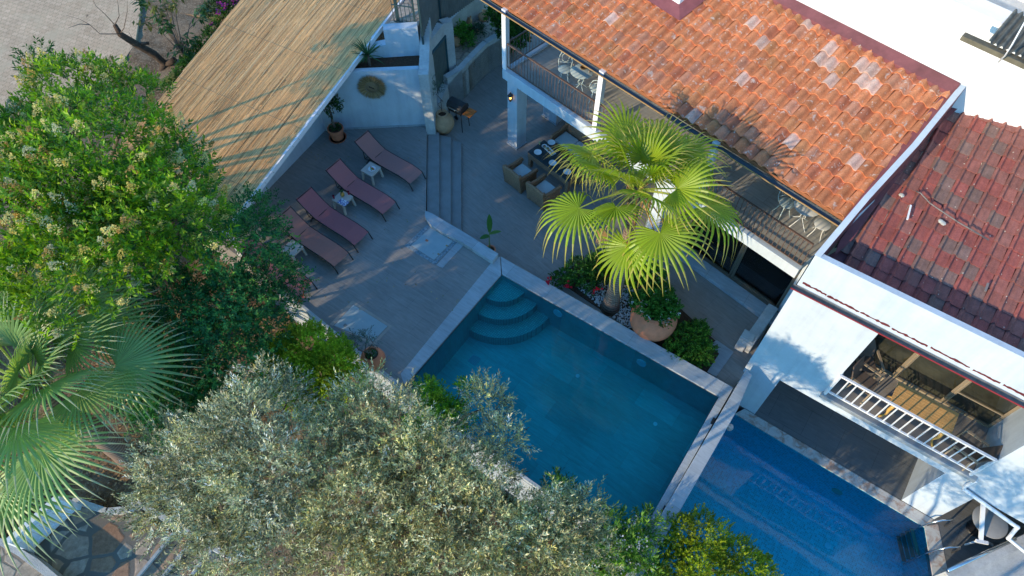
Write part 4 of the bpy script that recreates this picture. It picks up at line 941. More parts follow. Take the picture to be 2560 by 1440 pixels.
# young banana
p=at(1226,628,.35); t=thing('young_banana_plant','young banana plant with one upright leaf in a small clay pot behind the marble kerb','potted plant',(p.x,p.y,0)); 
pot([(.001,0),(.10,0),(.15,.42),(.165,.42),(.165,.46),(.13,.46),(.12,.4)],p.x,p.y,0.,M_terra,t,soil=(.12,.4))
g=MB(); g.tube([(p.x-.01,p.y,.4),(p.x-.02,p.y+.02,.9),(p.x-.01,p.y+.05,1.25)],[.022,.017,.01],7); g.build('stem',simple('green_stem',(.12,.18,.06),.5,.3),t,smooth=True)
def bigleaf(b,d,L,wd,col,up=(0,0,1),bend=.3,n=8):
    g=MB(); b=Vector(b);d=Vector(d).normalized(); s=d.cross(Vector(up)).normalized(); nn=s.cross(d).normalized(); prev=None
    for i in range(n+1):
        x=i/n; w=wd*math.sin(math.pi*min(1,x*.93+.07))**.7*(1 if x<.999 else .02); c=b+d*L*x-nn*(bend*L*x*x); cur=(c-s*w/2+nn*.15*w,c,c+s*w/2+nn*.15*w)
        if prev:
            g.quad(prev[0],prev[1],cur[1],cur[0],col); g.quad(prev[1],prev[2],cur[2],cur[1],col)
        prev=cur
    return g
g=bigleaf((p.x-.01,p.y+.05,1.2),(.03,.25,1),.68,.17,(.05,.14,.03),up=(0.2,1,0),bend=.02); g.build('leaf',L_gen,t,smooth=True)
g=bigleaf((p.x,p.y+.03,1.15),(.9,.25,.25),.35,.13,(.12,.22,.05),bend=.25); g.build('leaf',L_gen,t,smooth=True)
g=bigleaf((p.x,p.y+.03,1.05),(-.9,-.15,.1),.30,.16,(.06,.15,.03),bend=.3); g.build('leaf',L_gen,t,smooth=True)
g=bigleaf((p.x-.02,p.y,.6),(-.5,-.5,.0),.34,.08,(.22,.24,.08),bend=.5); g.build('leaf',L_gen,t,smooth=True)
# clay pot with small olive at the deck edge
p=at(938,912,.5); t=thing('potted_olive','small grey olive in a round terracotta pot at the lower deck edge','potted tree',(p.x,p.y,.5))
pot([(.001,0),(.16,0),(.30,.18),(.335,.36),(.29,.52),(.20,.60),(.21,.63),(.18,.63),(.17,.56)],p.x,p.y,.5,M_terra,t,soil=(.17,.56))
g=MB(); branches(g,(p.x,p.y,1.0),[(p.x-.15,p.y+.1,1.9),(p.x+.1,p.y+.15,2.),(p.x-.3,p.y+.1,1.8)],.018,.005); g.build('trunk',M_bark,t)
P,D,r=shoots([(p.x-.06,p.y+.08,1.6,.24,.36),(p.x-.36,p.y+.15,1.6,.12,.16)],60,up=.4,inner=.1); LP,LD,NN,tt=leaves_on(P,D,10,.2,.06,.014); leafmesh('crown',LP,LD,NN,.07,.018,palette(60,10,[(.12,.17,.14),(.08,.12,.10)],[2,1]),L_olive,t)
n=120; a=RNG.random(n)*6.28; rr=RNG.random(n)*.17; leafmesh('low_leaves',np.stack([p.x+rr*np.cos(a),p.y+rr*np.sin(a),1.1+RNG.random(n)*.08],1),RNG.normal(size=(n,3)),np.tile([0,0,1.],(n,1)),.05,.04,palette(n,1,[(.04,.13,.03)],[1]),L_gen,t)
# big amphora with olive twig by the steps
p=at(1109,328,0); p=V(p.x+.02,p.y,0); t=thing('clay_amphora','large round ribbed clay jar with a thin olive sapling by the top of the steps','jar',(p.x,p.y,0)); AM=p.copy()
pot([(.001,0),(.17,0),(.27,.10),(.36,.28),(.385,.42),(.35,.58),(.25,.71),(.18,.76),(.185,.79),(.21,.82),(.195,.84),(.15,.84),(.14,.76)],p.x,p.y,.0,M_terra2,t,n=32,soil=(.15,.76))
g=MB(); branches(g,(p.x,p.y,.9),[(p.x-.12,p.y+.1,1.9),(p.x-.02,p.y+.15,1.7)],.012,.004); g.build('trunk',M_bark,t)
P,D,r=shoots([(p.x-.14,p.y+.1,1.75,.2,.42)],60,up=.5,inner=.1); LP,LD,NN,tt=leaves_on(P,D,9,.15,.06,.014); leafmesh('crown',LP,LD,NN,.06,.014,palette(60,9,[(.13,.19,.14),(.09,.13,.1)],[2,1]),L_olive,t)
# straw wreath on the planter wall
wq=at(1066,313,.5); wdr=(at(806,325,.5)-wq).normalized(); wn=V(-wdr.y,wdr.x,0); wn=wn if wn.y<0 else -wn; p=onp(930,216,wq+wn*.03,wn); wy=p.y; t=thing('straw_wreath','round fringed straw wreath hanging on the white planter wall','wall decoration',p)
n=900; a=RNG.random(n)*6.28; r0=.17+RNG.random(n)*.06; P=np.stack([p.x+r0*np.cos(a),np.full(n,wy-.015)-RNG.random(n)*.03,p.z+r0*np.sin(a)],1); D=np.stack([np.cos(a),-.12*np.ones(n),np.sin(a)],1)+RNG.normal(size=(n,3))*.10
cc=palette(n,1,[(.40,.27,.13),(.30,.19,.09),(.48,.34,.18)],[2,1,1]); leafmesh('fringe',P,D,np.tile([0,-1.,0],(n,1)),.24+RNG.random(n)*.06,.014,cc,L_soft,t)
g=MB(); rt=Matrix.Rotation(R(90),3,'X'); g.lathe([(.001,0.045),(.10,.04),(.19,.035),(.21,.02),(.21,0)],p.x,p.y,p.z,28,tilt=rt); g.build('woven_disc',weave('woven_straw',(.42,.29,.16),60),t,smooth='auto')
g=MB(); g.bar((p.x-.09,wy-.055,p.z+.03),(p.x+.07,wy-.055,p.z-.05),.03,.02); g.build('cord',M_barkd,t)
# agave / yucca in the planter
p=at(925,175,2.73); yy=at(925,319,.5).y+.45; p=V(onp(925,165,V(0,yy,0),(0,1,0)).x,yy,2.73); t=thing('spiky_dracaena','spiky green dracaena growing in the planter above the straw wreath','plant',p)
for k in range(46):
    a=random.random()*6.28; e=random.uniform(-.15,1.3); d=V(math.cos(a)*math.cos(e),math.sin(a)*math.cos(e),math.sin(e)+.15)
    gg=bigleaf(p+V(0,0,.35),d,random.uniform(.45,.62),.045,random.choice([(.05,.13,.05),(.08,.18,.07),(.035,.09,.04)]),bend=.35,n=5)
    if k==0: G=gg
    else: G.add(gg.v,[tuple(f) for f in gg.f]); G.c[-len(gg.f):]=gg.c
G.build('leaves',L_gen,t); g=MB(); g.tube([(p.x,p.y,p.z-.05),(p.x,p.y,p.z+.4)],.05,8); g.build('stem',M_bark,t)
# barbecue
p=at(1150,318,0.); p=V(p.x-.02,p.y+.05,0); rz=R(-35); t=thing('barbecue_grill','black lidded barbecue grill with an orange wooden side shelf','barbecue',(p.x,p.y,0),rz); t.scale=(1.15,1.15,1.12)
g=MB(); g.box(0,0,.68,.50,.36,.14,ty=1.1,tx=1.04); g.build('firebox',M_black,t,world=False,bevel=.02)
g=MB(); pr=[(-.21,.82),(-.20,.93),(-.12,1.02),(.08,1.02),(.17,.95),(.20,.82)]
vs=[(x,y,z) for x in (-.27,.27) for y,z in pr]; n=len(pr); g.add(vs,[tuple(range(n)),tuple(range(2*n-1,n-1,-1))]+[(i,i+n,i+1+n,i+1) for i in range(n-1)]); lid=g.build('lid',simple('black_enamel',(.035,.035,.038),.3,.5,var=.1),t,world=False,bevel=.01)
g=MB(); g.tube([(-.12,-.23,.90),(-.12,-.27,.90),(.12,-.27,.90),(.12,-.23,.90)],.012,6); g.build('handle',M_chrome,lid,world=False)
g=MB(); g.bar((-.2,-.215,.865),(.2,-.215,.865),.012,.05); g.build('trim',M_chrome,lid,world=False)
for x in (-.22,.22):
    for y in (-.15,.15): g=MB(); g.tube([(x,y,.68),(x*1.15,y*1.2,.02)],.014,6); g.build('leg',M_black,t,world=False)
for x in (-.26,): 
    for y in (-.18,.18): g=MB(); g.lathe([(.06,-.02),(.075,-.01),(.075,.01),(.06,.02)],x,y,.075,14,tilt=Matrix.Rotation(R(90),3,'X')); g.build('wheel',M_black,t,world=False,smooth='auto')
g=MB(); 
for k in range(5): g.box(.44,-.14+.07*k,.78,.28,.06,.02)
g.box(.34,0,.765,.03,.34,.015); g.box(.54,0,.765,.03,.34,.015); g.build('side_shelf',M_orange,t,world=False)
g=MB(); g.tube([(.54,.0,.76),(.30,.0,.45)],.01,5); g.build('shelf_brace',M_black,t,world=False)
# wall lantern, lit
p=Hp(.06,-.0,2.02); p=onp(1276,243,Hp(0,-.1,0),q1); t=thing('wall_lantern','small black wall lantern with a warm lit bulb on the corner pillar','lantern',p)
c=V(p.x,p.y,p.z)
g=MB(); g.lathe([(.09,.05),(.10,.06),(.07,.11),(.03,.15),(.012,.19),(.001,.21)],c.x,c.y,c.z,6); g.lathe([(.04,-.16),(.055,-.11),(.05,-.10)],c.x,c.y,c.z,6); g.lathe([(.001,-.20),(.012,-.17),(.02,-.16)],c.x,c.y,c.z,6)
for k in range(6): a=k*R(60); g.bar(c+V(.055*math.cos(a),.055*math.sin(a),-.11),c+V(.085*math.cos(a),.085*math.sin(a),.06),.010)
g.tube([c+V(0,0,-.12),c-q1*-.06+V(0,0,-.16),c+q1*.10+V(0,0,-.10)],.012,6); g.build('cage',M_black,t)
g=MB(); g.ball(c+V(0,0,-.03),.042,8); g.build('bulb',emis('warm_bulb',(1.,.42,.08),3.2),t,smooth=True)
# ================================================================== wicker set
def wick_chair(label,loc,rz,group,seats=1,back=1):
    t=thing('wicker_armchair' if seats==1 else 'wicker_sofa',label,'armchair' if seats==1 else 'sofa',loc,rz,group); w=.78*seats**.92; d=.74
    g=MB(); g.box(0,0,.07,w-.10,d-.10,.30); g.build('base',M_wick,t,world=False,bevel=.02)
    for sx in (-1,1):
        g=MB(); g.box(sx*(w/2-.05),.02,.05,.09,d,.50); g.tube([(sx*(w/2-.05),-d/2-.03,.50),(sx*(w/2-.04),-d/2,.60),(sx*(w/2-.05),0,.60),(sx*(w/2-.05),d/2-.05,.66),(sx*(w/2-.06),d/2,.80)],.06,8); g.build('armrest',M_wick,t,world=False,smooth='auto')
    g=MB(); g.add([(sx*w/2*k,y+dy,z) for z,dy,k in ((.05,0,1),(.80,.10,.98)) for sx,y in ((-1,d/2-.09),(1,d/2-.09),(1,d/2),(-1,d/2))],[(0,3,2,1),(4,5,6,7),(0,1,5,4),(1,2,6,5),(2,3,7,6),(3,0,4,7)])
    g.tube([(-w/2+.02,d/2+.05,.80),(0,d/2+.06,.84),(w/2-.02,d/2+.05,.80)],.055,8); g.build('backrest',M_wick,t,world=False,smooth='auto')
    for k in range(seats):
        g=MB(); cw_=(w-.20)/seats; g.box(-w/2+.10+cw_*(k+.5),-.04,.37,cw_-.02,d-.17,.11); g.build('cushion',M_cush,t,world=False,bevel=.03)
    for sx in (-1,1):
        for sy in (-1,1): g=MB(); g.box(sx*(w/2-.05),sy*(d/2-.06),0,.07,.07,.10); g.build('leg',M_wick,t,world=False)
    return t
def mid(*pts): return sum((Vector(p) for p in pts),Vector())/len(pts)
c=at(1302,432,.45); wick_chair('wicker armchair with pale cushion nearest the steps, left of its pair',(c.x,c.y,0),A1+R(180),'wicker armchairs at the dining table')
c=at(1360,474,.45); wick_chair('wicker armchair with pale cushion partly under the palm fronds',(c.x,c.y,0),A1+R(180),'wicker armchairs at the dining table')
c=at(1418,516,.45); 
c=Hp(2.05,1.25); wick_chair('long wicker sofa with pale cushions behind the laid table',(c.x,c.y,0),A1,None,seats=2)
tb=Hp(2.25,.12); t=thing('wicker_dining_table','low brown wicker dining table laid with plates beside the pillar','table',(tb.x,tb.y,0),A1)
g=MB(); g.box(0,0,.62,1.85,.78,.05); g.build('tabletop',simple('dark_glass_top',(.035,.05,.055),.15,.5,var=.1),t,world=False,bevel=.015)
g=MB(); g.box(0,0,.40,1.83,.76,.219); g.build('apron',M_wick,t,world=False)
for sx in (-1,1):
    for sy in (-1,1): g=MB(); g.box(sx*.84,sy*.31,0,.12,.12,.40); g.build('leg',M_wick,t,world=False)
for (x,y,lab) in ((1344.6,380.8,'white plate at the left end of the wicker table'),(1378.7,356.5,'white plate with cutlery near the sofa'),(1381.6,407.8,'white plate at the table edge under the palm tip'),(1418,430,'white plate on the wicker table half hidden by palm leaves')):
    p=at(x,y,.675); g=MB(); g.lathe([(.001,0),(.07,0),(.125,.018),(.13,.020),(.07,.006)],p.x,p.y,.671,24); tag(g.build('dinner_plate',M_ceramic,None,smooth='auto'),lab,'plate','white plates on the wicker table')
p=at(1361,366,.70); t=thing('breakfast_bowl','small white bowl of food between the plates','bowl',(p.x,p.y,.671)); g=MB(); g.lathe([(.001,0),(.05,0),(.09,.04),(.095,.042),(.05,.012)],p.x,p.y,.671,20); g.build('bowl_body',M_ceramic,t,smooth='auto'); g=MB(); random.seed(4)
for i in range(14): a=random.random()*6.28; g.ball((p.x+.05*math.cos(a)*random.random(),p.y+.05*math.sin(a),.70),.018,4,col=random.choice([(.35,.12,.06),(.5,.35,.12),(.2,.1,.05)]))
g.build('food',M_wickattr,t)
p=at(1375,377,.68); t=thing('serving_platter','white oval platter of food in the middle of the wicker table','platter',(p.x,p.y,.671)); g=MB(); g.box(p.x,p.y,.671,.42,.17,.02,A1-R(8),tx=1.06,ty=1.1); g.build('platter_body',M_ceramic,t,bevel=.01); g=MB()
for i in range(22): q=p+d1*random.uniform(-.17,.17)+q1*random.uniform(-.05,.05); g.ball((q.x,q.y,.70),.02,4,col=random.choice([(.35,.12,.06),(.5,.35,.12),(.1,.2,.06),(.45,.08,.05)]))
g.build('food',M_wickattr,t)
for x,y,lab in ((1349,358,'clear glass of pale juice at the table end near the pillar'),(1380,385,'clear glass of pale juice beside the platter')):
    p=at(x,y,.72); g=MB(); g.lathe([(.025,0),(.036,.10),(.032,.10),(.001,.07)],p.x,p.y,.671,12); tag(g.build('juice_glass',simple('pale_juice',(.42,.42,.22),.2,.5,var=0),None,smooth='auto'),lab,'glass')
# ================================================================== bistro sets on the balcony
M_mint=simple('pale_mint_iron',(.52,.62,.60),.4,.4,var=.05); M_whi=simple('white_wrought_iron',(.72,.74,.72),.4,.4,var=.04)
def bistro_table(label,c,mat,z=3.0):
    t=thing('bistro_table',label,'table',(c.x,c.y,z)); g=MB(); g.lathe([(.001,.70),(.33,.70),(.345,.712),(.33,.722),(.001,.722)],0,0,0,32); g.build('tabletop',mat,t,world=False,smooth='auto')
    for k in range(4):
        a=k*R(90)+.4; g=MB(); e=V(math.cos(a),math.sin(a),0); g.tube([e*.10+V(0,0,.70),e*.04+V(0,0,.5),e*.10+V(0,0,.36),e*.03+V(0,0,.26),e*.20+V(0,0,.08),e*.30+V(0,0,0)],.011,6); g.build('leg',mat,t,world=False,smooth=True)
    return t
def bistro_chair(label,c,rz,mat,z=3.0,back=True):
    t=thing('bistro_chair' if back else 'bistro_stool',label,'chair' if back else 'stool',(c.x,c.y,z),rz); g=MB(); g.lathe([(.001,.44),(.19,.44),(.205,.452),(.19,.462),(.001,.455)],0,0,0,26); g.build('seat',mat,t,world=False,smooth='auto')
    for k in range(4):
        a=k*R(90)+R(45); e=V(math.cos(a),math.sin(a),0); g=MB(); g.tube([e*.15+V(0,0,.45),e*.13+V(0,0,.3),e*.17+V(0,0,.15),e*.24],.011,6); g.build('leg',mat,t,world=False,smooth=True)
    if back:
        g=MB(); g.tube([(-.18,.10,.45),(-.21,.17,.6),(-.17,.22,.78),(-.10,.25,.92),(0,.26,.97),(.10,.25,.92),(.17,.22,.78),(.21,.17,.6),(.18,.10,.45)],.012,6)
        g.tube([(-.09,.20,.62),(-.11,.23,.76),(0,.25,.86),(.11,.23,.76),(.09,.20,.62),(0,.19,.57),(-.09,.20,.62)],.009,6); g.tube([(-.18,.16,.58),(.18,.16,.58)],.008,6); g.build('backrest',mat,t,world=False,smooth=True)
    return t
c=at(1455,178,3.72); bistro_table('pale mint round bistro table on the left balcony with a small basket',c,M_mint); BT=c
p=at(1458,170,3.74); t=thing('bread_basket','small round woven basket on the mint bistro table','basket',(p.x,p.y,3.722)); g=MB(); g.lathe([(.001,.005),(.07,.005),(.095,.045),(.08,.05),(.06,.015)],p.x,p.y,3.722,18); g.build('basket_body',weave('small_basket',(.40,.24,.10),60),t,smooth='auto')
for x,y,lab in ((1434,163,'tiny glass jar left of the basket on the mint table'),(1473,180,'tiny glass jar right of the basket on the mint table')):
    p=at(x,y,3.74); g=MB(); g.lathe([(.02,0),(.028,.05),(.02,.06),(.001,.05)],p.x,p.y,3.722,10); tag(g.build('glass_jar',simple('brown_jar',(.25,.2,.15),.3,.5,var=0),None),lab,'jar')
c=at(1412,173,3.45); bistro_chair('pale mint wrought iron chair with oval back at the left balcony table',c,A1+R(40),M_mint)
c=at(1492,222,3.45); bistro_chair('pale mint round seat right of the left balcony table',c,A1+R(-150),M_mint)
c=at(2020,515,3.72); bistro_table('white bistro table with curled legs on the right balcony',c,M_whi)
p=at(1997,505,3.78); t=thing('flower_glass','small glass with a pink flower on the white bistro table','vase',(p.x,p.y,3.722)); g=MB(); g.lathe([(.03,0),(.035,.09),(.03,.09),(.001,.02)],p.x,p.y,3.722,10); g.build('glass_body',M_mint,t); g=MB(); g.ball((p.x,p.y,3.84),.04,5,col=(.55,.12,.14)); g.build('flower',M_wickattr,t)
p=at(2015,500,3.78); g=MB(); g.lathe([(.03,0),(.045,.03),(.04,.08),(.001,.10)],p.x,p.y,3.722,12); tag(g.build('amber_pot',simple('amber_glaze',(.40,.20,.04),.3,.5,var=.1),None,smooth=True),'small amber pot beside the pink flower glass','pot')
c=at(1967,507,3.45); bistro_chair('pale mint wrought iron chair left of the white bistro table',c,A1+R(60),M_mint)
c=at(2056,561,3.45); bistro_chair('white round stool at the right end of the balcony',c,A1+R(10),M_whi,back=False)
# dark sofa inside
c=Hp(9.45,2.35); t=thing('dark_sofa','dark brown velvet sofa seen through the sliding door','sofa',(c.x,c.y,.045),A1)
g=MB(); g.box(0,0,.05,2.3,.95,.32); g.build('base',M_sofa,t,world=False,bevel=.05)
for k in range(3): g=MB(); g.box(-.72+.72*k,-.08,.37,.70,.74,.14); g.build('seat_cushion',M_sofa,t,world=False,bevel=.05)
for k in range(3): g=MB(); g.box(-.72+.72*k,.34,.48,.70,.22,.40); g.build('back_cushion',M_sofa,t,world=False,bevel=.06)
for s in (-1,1): g=MB(); g.box(s*1.18,0,.05,.22,.95,.55); g.build('armrest',M_sofa,t,world=False,bevel=.05)
# low wall and meter box beside house 2
g=MB(); a=at(1935,790,.0);b=at(1870,885,.0); g.wall(V(a.x,a.y,0),V(b.x,b.y,0),0,.42,-.30); t=thing('low_white_bench','low whitewashed ledge running along the side of the parapet house','ledge',(a.x,a.y,0)); g.build('bench_body',M_whiteold,t,bevel=.02)
t=thing('meter_boxes','stacked pale meter boxes at the end of the whitewashed ledge','boxes',at(1868,880,0)); g=MB(); p=at(1866,868,0)
g.box(p.x-.05,p.y+.12,0,.34,.30,.45,A2); g.build('box',M_whiteold,t,bevel=.01); g=MB(); g.box(p.x-.20,p.y-.02,0,.26,.24,.30,A2); g.build('box',M_whiteold,t,bevel=.01)
# ================================================================== house 2 balcony furniture
zf=1.06
c=Fp(3.95,.48,zf); t=thing('slatted_teak_table','slatted teak table on the balcony above the blue pool','table',c,A2)
g=MB(); n=9
for k in range(n): g.box(0,-.36+.72*(k+.5)/n,.70,1.45,.075,.03)
g.build('tabletop',M_teak,t,world=False,bevel=.005); g=MB(); g.box(0,0,.62,1.2,.5,.075); g.build('apron',M_teak,t,world=False)
for sx in (-1,1):
    for sy in (-1,1):
        g=MB(); g.tube([(sx*.58,sy*.26,.65),(sx*.60,sy*.29,.40),(sx*.56,sy*.27,.15),(sx*.66,sy*.34,0)],[.05,.045,.025,.03],8); g.build('leg',simple('golden_wood_leg',(.60,.36,.10),.4,.4),t,world=False,smooth=True)
def pat_chair(label,c,rz):
    t=thing('patio_armchair',label,'armchair',c,rz,'brown patio armchairs on the balcony'); mt=simple('dark_taupe_sling',(.12,.095,.08),.5,.3,var=.25,scale=4); mf=simple('taupe_frame',(.33,.26,.18),.4,.4,var=.1)
    g=MB(); g.box(0,0,.40,.50,.48,.035); g.build('seat',mt,t,world=False,bevel=.01)
    g=MB(); g.add([(x,y,z) for z,y in ((.42,.22),(1.0,.42)) for x,y in ((-.26,y),(.26,y),(.26,y+.04),(-.26,y+.04))],[(0,3,2,1),(4,5,6,7),(0,1,5,4),(1,2,6,5),(2,3,7,6),(3,0,4,7)]); g.build('backrest',mt,t,world=False,bevel=.015)
    for s in (-1,1):
        g=MB(); g.bar((s*.29,-.27,.64),(s*.29,.30,.64),.06,.03); g.bar((s*.29,-.24,0),(s*.29,-.24,.63),.035); g.build('armrest',mf,t,world=False)
        g=MB(); g.bar((s*.26,.28,0),(s*.26,.22,.42),.035); g.build('leg',mf,t,world=False)
    return t
pat_chair('brown patio armchair at the left end of the teak table',Fp(2.62,.55,zf),A2+R(80))
pat_chair('brown patio armchair at the right end of the teak table, back to the white wall',Fp(5.15,.25,zf),A2-R(100))
pat_chair('brown patio armchair in the back corner beside the balcony door',Fp(2.45,1.05,zf),A2+R(35))
# ================================================================== amphorae in the raised planter
zb=1.12
def amph(label,x,y,z,r,tilt,az,mat=M_terra2):
    p=at(x,y,z); t=thing('small_amphora',label,'amphora',p,0,'small amphorae in the raised planter'); rt=Matrix.Rotation(az,3,'Z')@Matrix.Rotation(tilt,3,'Y'); g=MB()
    g.lathe([(.001,-r),(r*.5,-r*.9),(r,-.1*r),(r*.95,.3*r),(r*.5,.9*r),(r*.42,1.15*r),(r*.6,1.35*r),(r*.45,1.35*r),(r*.3,1.1*r),(r*.28,.6*r)],p.x,p.y,p.z+r*.7,18,cap=False,tilt=rt); g.build('jar_body',mat,t,smooth=True)
amph('tan amphora lying at the near end of the raised planter',1141,112,zb,.20,R(80),R(20))
amph('open mouthed tan amphora lying among the shrubs',1181,84,zb,.17,R(75),R(-20))
amph('pale amphora standing at the far end of the raised planter',1208,50,zb,.19,R(15),0)
amph('small pinkish jar behind the leafy shrub',1172,58,zb+.1,.14,R(10),0)
# ================================================================== vegetation
def frond_mesh(g,pet,bl,nseg,span,droop,colA,colB,fold=.05,join=.42,tipdry=None,arch=.12,seed=0):
    rs=random.Random(seed)
    # petiole along +x, arching
    pts=[V(pet*t,0,arch*math.sin(t*math.pi*.5)*pet) for t in (0,.33,.66,1.)]
    g.tube(pts,[.032,.024,.018,.014],5,col=tuple(x*1.1 for x in colB))
    o=pts[-1]; nr=8; half=span/2; dth=span/nseg
    for k in range(nseg):
        th=-half+dth*(k+.5); e=1-.30*abs(th/half)**1.6; Rk=bl*e*rs.uniform(.93,1.05); kf=rs.uniform(.82,1.15); c=tuple(x*kf for x in colA)
        drp=droop*rs.uniform(.7,1.4); tw=rs.uniform(-.10,.10); prev=None
        for i in range(nr+1):
            t=i/nr; r=Rk*t; th2=th+tw*max(0,t-.5)
            w=2*r*math.tan(dth/2) if t<join else 2*Rk*join*math.tan(dth/2)*(1-((t-join)/(1-join))**1.3)*.92
            w=max(w,.003)
            z=-.10*r*(abs(th)/half)**2*1.5-drp*bl*max(0,t-.45)**2*2.2 - .06*r*t
            hang=max(0,t-.6)*drp*.5; rr=r*(1-hang*.6)
            cx,cy=rr*math.cos(th2),rr*math.sin(th2); sx,sy=-math.sin(th2),math.cos(th2)
            cen=o+V(cx,cy,z+ (fold*w*6 if w>.01 else 0)*.5); L_=o+V(cx+sx*w/2,cy+sy*w/2,z-fold*w*2); R_=o+V(cx-sx*w/2,cy-sy*w/2,z-fold*w*2)
            if prev:
                cc=c if (tipdry is None or t<.86) else tuple(a+(b-a)*.8 for a,b in zip(c,tipdry))
                lit_half=tuple(min(1,a+(b-a)*.25) for a,b in zip(cc,colB))  # right half of each segment tinted lighter, fold light put into colour
                g.quad(prev[1],prev[0],cen,L_,cc); g.quad(prev[0],prev[2],R_,cen,lit_half)
            prev=(cen,L_,R_)
def lift(L,dz,k=.86): return [(*[(CAMP[i]+(np.array(l[:3])-CAMP)[i]*((CH-l[2]-dz)/(CH-l[2]))) for i in range(3)],l[3]*k,l[4]*k) for l in L]
def fan_palm(name,label,base,crown,trunk_r,fr,pet,bl,colA,colB,tipdry,nseg=29,span=R(290),droop=.35,trunk=True,dead=0):
    t=thing(name,label,'palm tree',base); B=Vector(base);C=Vector(crown)
    if trunk:
        g=MB(); pts=[];rs=[]
        for i in range(15):
            k=i/14; p=B.lerp(C,k); p.x+=.10*math.sin(k*3)*.5; pts.append(p); rs.append(trunk_r[0]+(trunk_r[1]-trunk_r[0])*min(1,k*1.6)+(.05 if i==0 else 0)+.008*math.sin(i*2.5))
        g.tube(pts,rs,16); g.build('trunk',M_palmtrunk,t,smooth=True)
        g=MB(); random.seed(8)
        for k in range(34):
            a=random.random()*6.28; z=random.uniform(-.55,.15); e=V(math.cos(a),math.sin(a),0); g.bar(C+e*trunk_r[1]*.7+V(0,0,z),C+e*(trunk_r[1]+.09)+V(0,0,z+.22),.05,.015,(.30,.17,.07) if random.random()<.6 else (.40,.27,.10))
        g.build('leaf_bases',M_straw,t)
    var=[]
    for k in range(5):
        g=MB(); frond_mesh(g,pet*(.8+.12*k),bl*(.92+.04*k),nseg,span,droop*(.6+.25*k),tuple(x*(.85+.09*k) for x in colA),colB,tipdry=tipdry,arch=.05+.05*k,seed=k+3)
        o=g.build('frond',L_palm,t,world=False); var.append(o)
    used=set()
    for i,(az,el,roll,sc,vi) in enumerate(fr):
        o=var[vi] if vi not in used else var[vi].copy()
        if vi in used: COL.objects.link(o); o.parent=t
        used.add(vi); o.location=C-B+V(math.cos(az),math.sin(az),0)*.08
        o.rotation_euler=(Matrix.Rotation(az,3,'Z')@Matrix.Rotation(-el,3,'Y')@Matrix.Rotation(roll,3,'X')).to_euler(); o.scale=(sc,)*3
    for k in range(5):
        if k not in used: bpy.data.objects.remove(var[k])
    for k in range(dead):
        g=MB(); frond_mesh(g,pet*.9,bl*random.uniform(.45,.7),nseg//2,span*random.uniform(.3,.6),1.1,(.42,.25,.10),(.50,.30,.10),tipdry=(.5,.38,.2),arch=.02,seed=40+k)
        o=g.build('dead_frond',L_palm,t,world=False); az=random.random()*6.28; o.location=C-B+V(math.cos(az),math.sin(az),-.5)*.15; o.rotation_euler=(Matrix.Rotation(az,3,'Z')@Matrix.Rotation(R(random.uniform(35,62)),3,'Y')).to_euler()
    return t
random.seed(21)
fr=[]; GA=2.39996
for i in range(22):
    k=i/21; el=R(82-104*k**.9)+random.uniform(-.16,.16); az=i*GA+.5+random.uniform(-.12,.12)
    fr.append((az,el,random.uniform(-.6,.6),random.uniform(.88,1.12)*(.85+.15*k),min(4,int(k*5))))
fan_palm('fan_palm','tall yellow green fan palm rising from the pebble bed by the pool',(2.87,10.55,0),(2.88,10.62,5.12),(.24,.14),fr,1.12,1.18,(.25,.36,.015),(.45,.50,.10),(.50,.40,.12),droop=.42,dead=5)
random.seed(5)
c0=at(60,950,3.7)
fr=[]
for i in range(34):
    k=i/33; el=R(70-80*k**.9)+random.uniform(-.08,.08); az=i*GA+1.1+random.uniform(-.12,.12)
    fr.append((az,el,random.uniform(-.3,.3),random.uniform(.9,1.08)*(.85+.15*k),min(4,int(k*5))))
fan_palm('blue_fan_palm','broad blue green fan palm in the lower left corner',(c0.x,c0.y,-1.2),(c0.x,c0.y,3.5),(.30,.24),fr,1.55,1.7,(.25,.42,.15),(.52,.62,.24),(.60,.57,.40),nseg=36,span=R(240),droop=.18)
# ---------------- left privet in flower
t=thing('flowering_privet_tree','large bright green tree with cream flower clusters beside the reed pergola','tree',at(260,520,-.4))
lob=lobes_px([(250,420,3.6,2.0,1.5),(120,560,3.2,2.1,1.5),(380,560,3.0,1.8,1.5),(250,650,2.8,2.0,1.4),(90,380,3.0,1.2,1.1),(190,250,3.0,1.35,1.0),(310,280,3.0,1.25,1.0),(440,430,2.8,1.0,1.1),(20,500,3.0,1.9,1.4),(480,610,2.4,1.0,1.0),(-120,450,3.4,2.2,1.6)])
bc=at(270,520,-.2); g=MB(); branches(g,(bc.x,bc.y,-.6),[(x,y,z) for x,y,z,_,_ in lift(lob,2.3)],.10,.02,7,.2); g.build('trunk',M_bark,t,smooth=True)
lob=lift(lob,2.3,.82)
lob+=[(-11.8,9.6,2.4,1.3,1.2),(-13.6,8.2,3.2,1.5,1.4),(-10.2,10.6,2.2,.9,.9)]  # extra low lobes added behind the palm to shade the deck
n=5600; P,D,r=shoots(lob,n,up=.45,inner=.72,zlow=-.1,rag=.16)
LP,LD,NN,tt=leaves_on(P,D,10,.30,.13,.04,spread=.85,droop=.12)
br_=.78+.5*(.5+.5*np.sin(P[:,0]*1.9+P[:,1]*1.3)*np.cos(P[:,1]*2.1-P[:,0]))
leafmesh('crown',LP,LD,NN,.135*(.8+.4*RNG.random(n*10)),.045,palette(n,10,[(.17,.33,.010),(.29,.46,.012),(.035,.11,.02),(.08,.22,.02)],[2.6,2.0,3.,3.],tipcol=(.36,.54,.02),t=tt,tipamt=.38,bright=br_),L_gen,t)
Pf,Df,_=shoots(lob,460,up=1.0,inner=1.0,zlow=.0,rag=.14); Pf=Pf+Df*.10; k=80
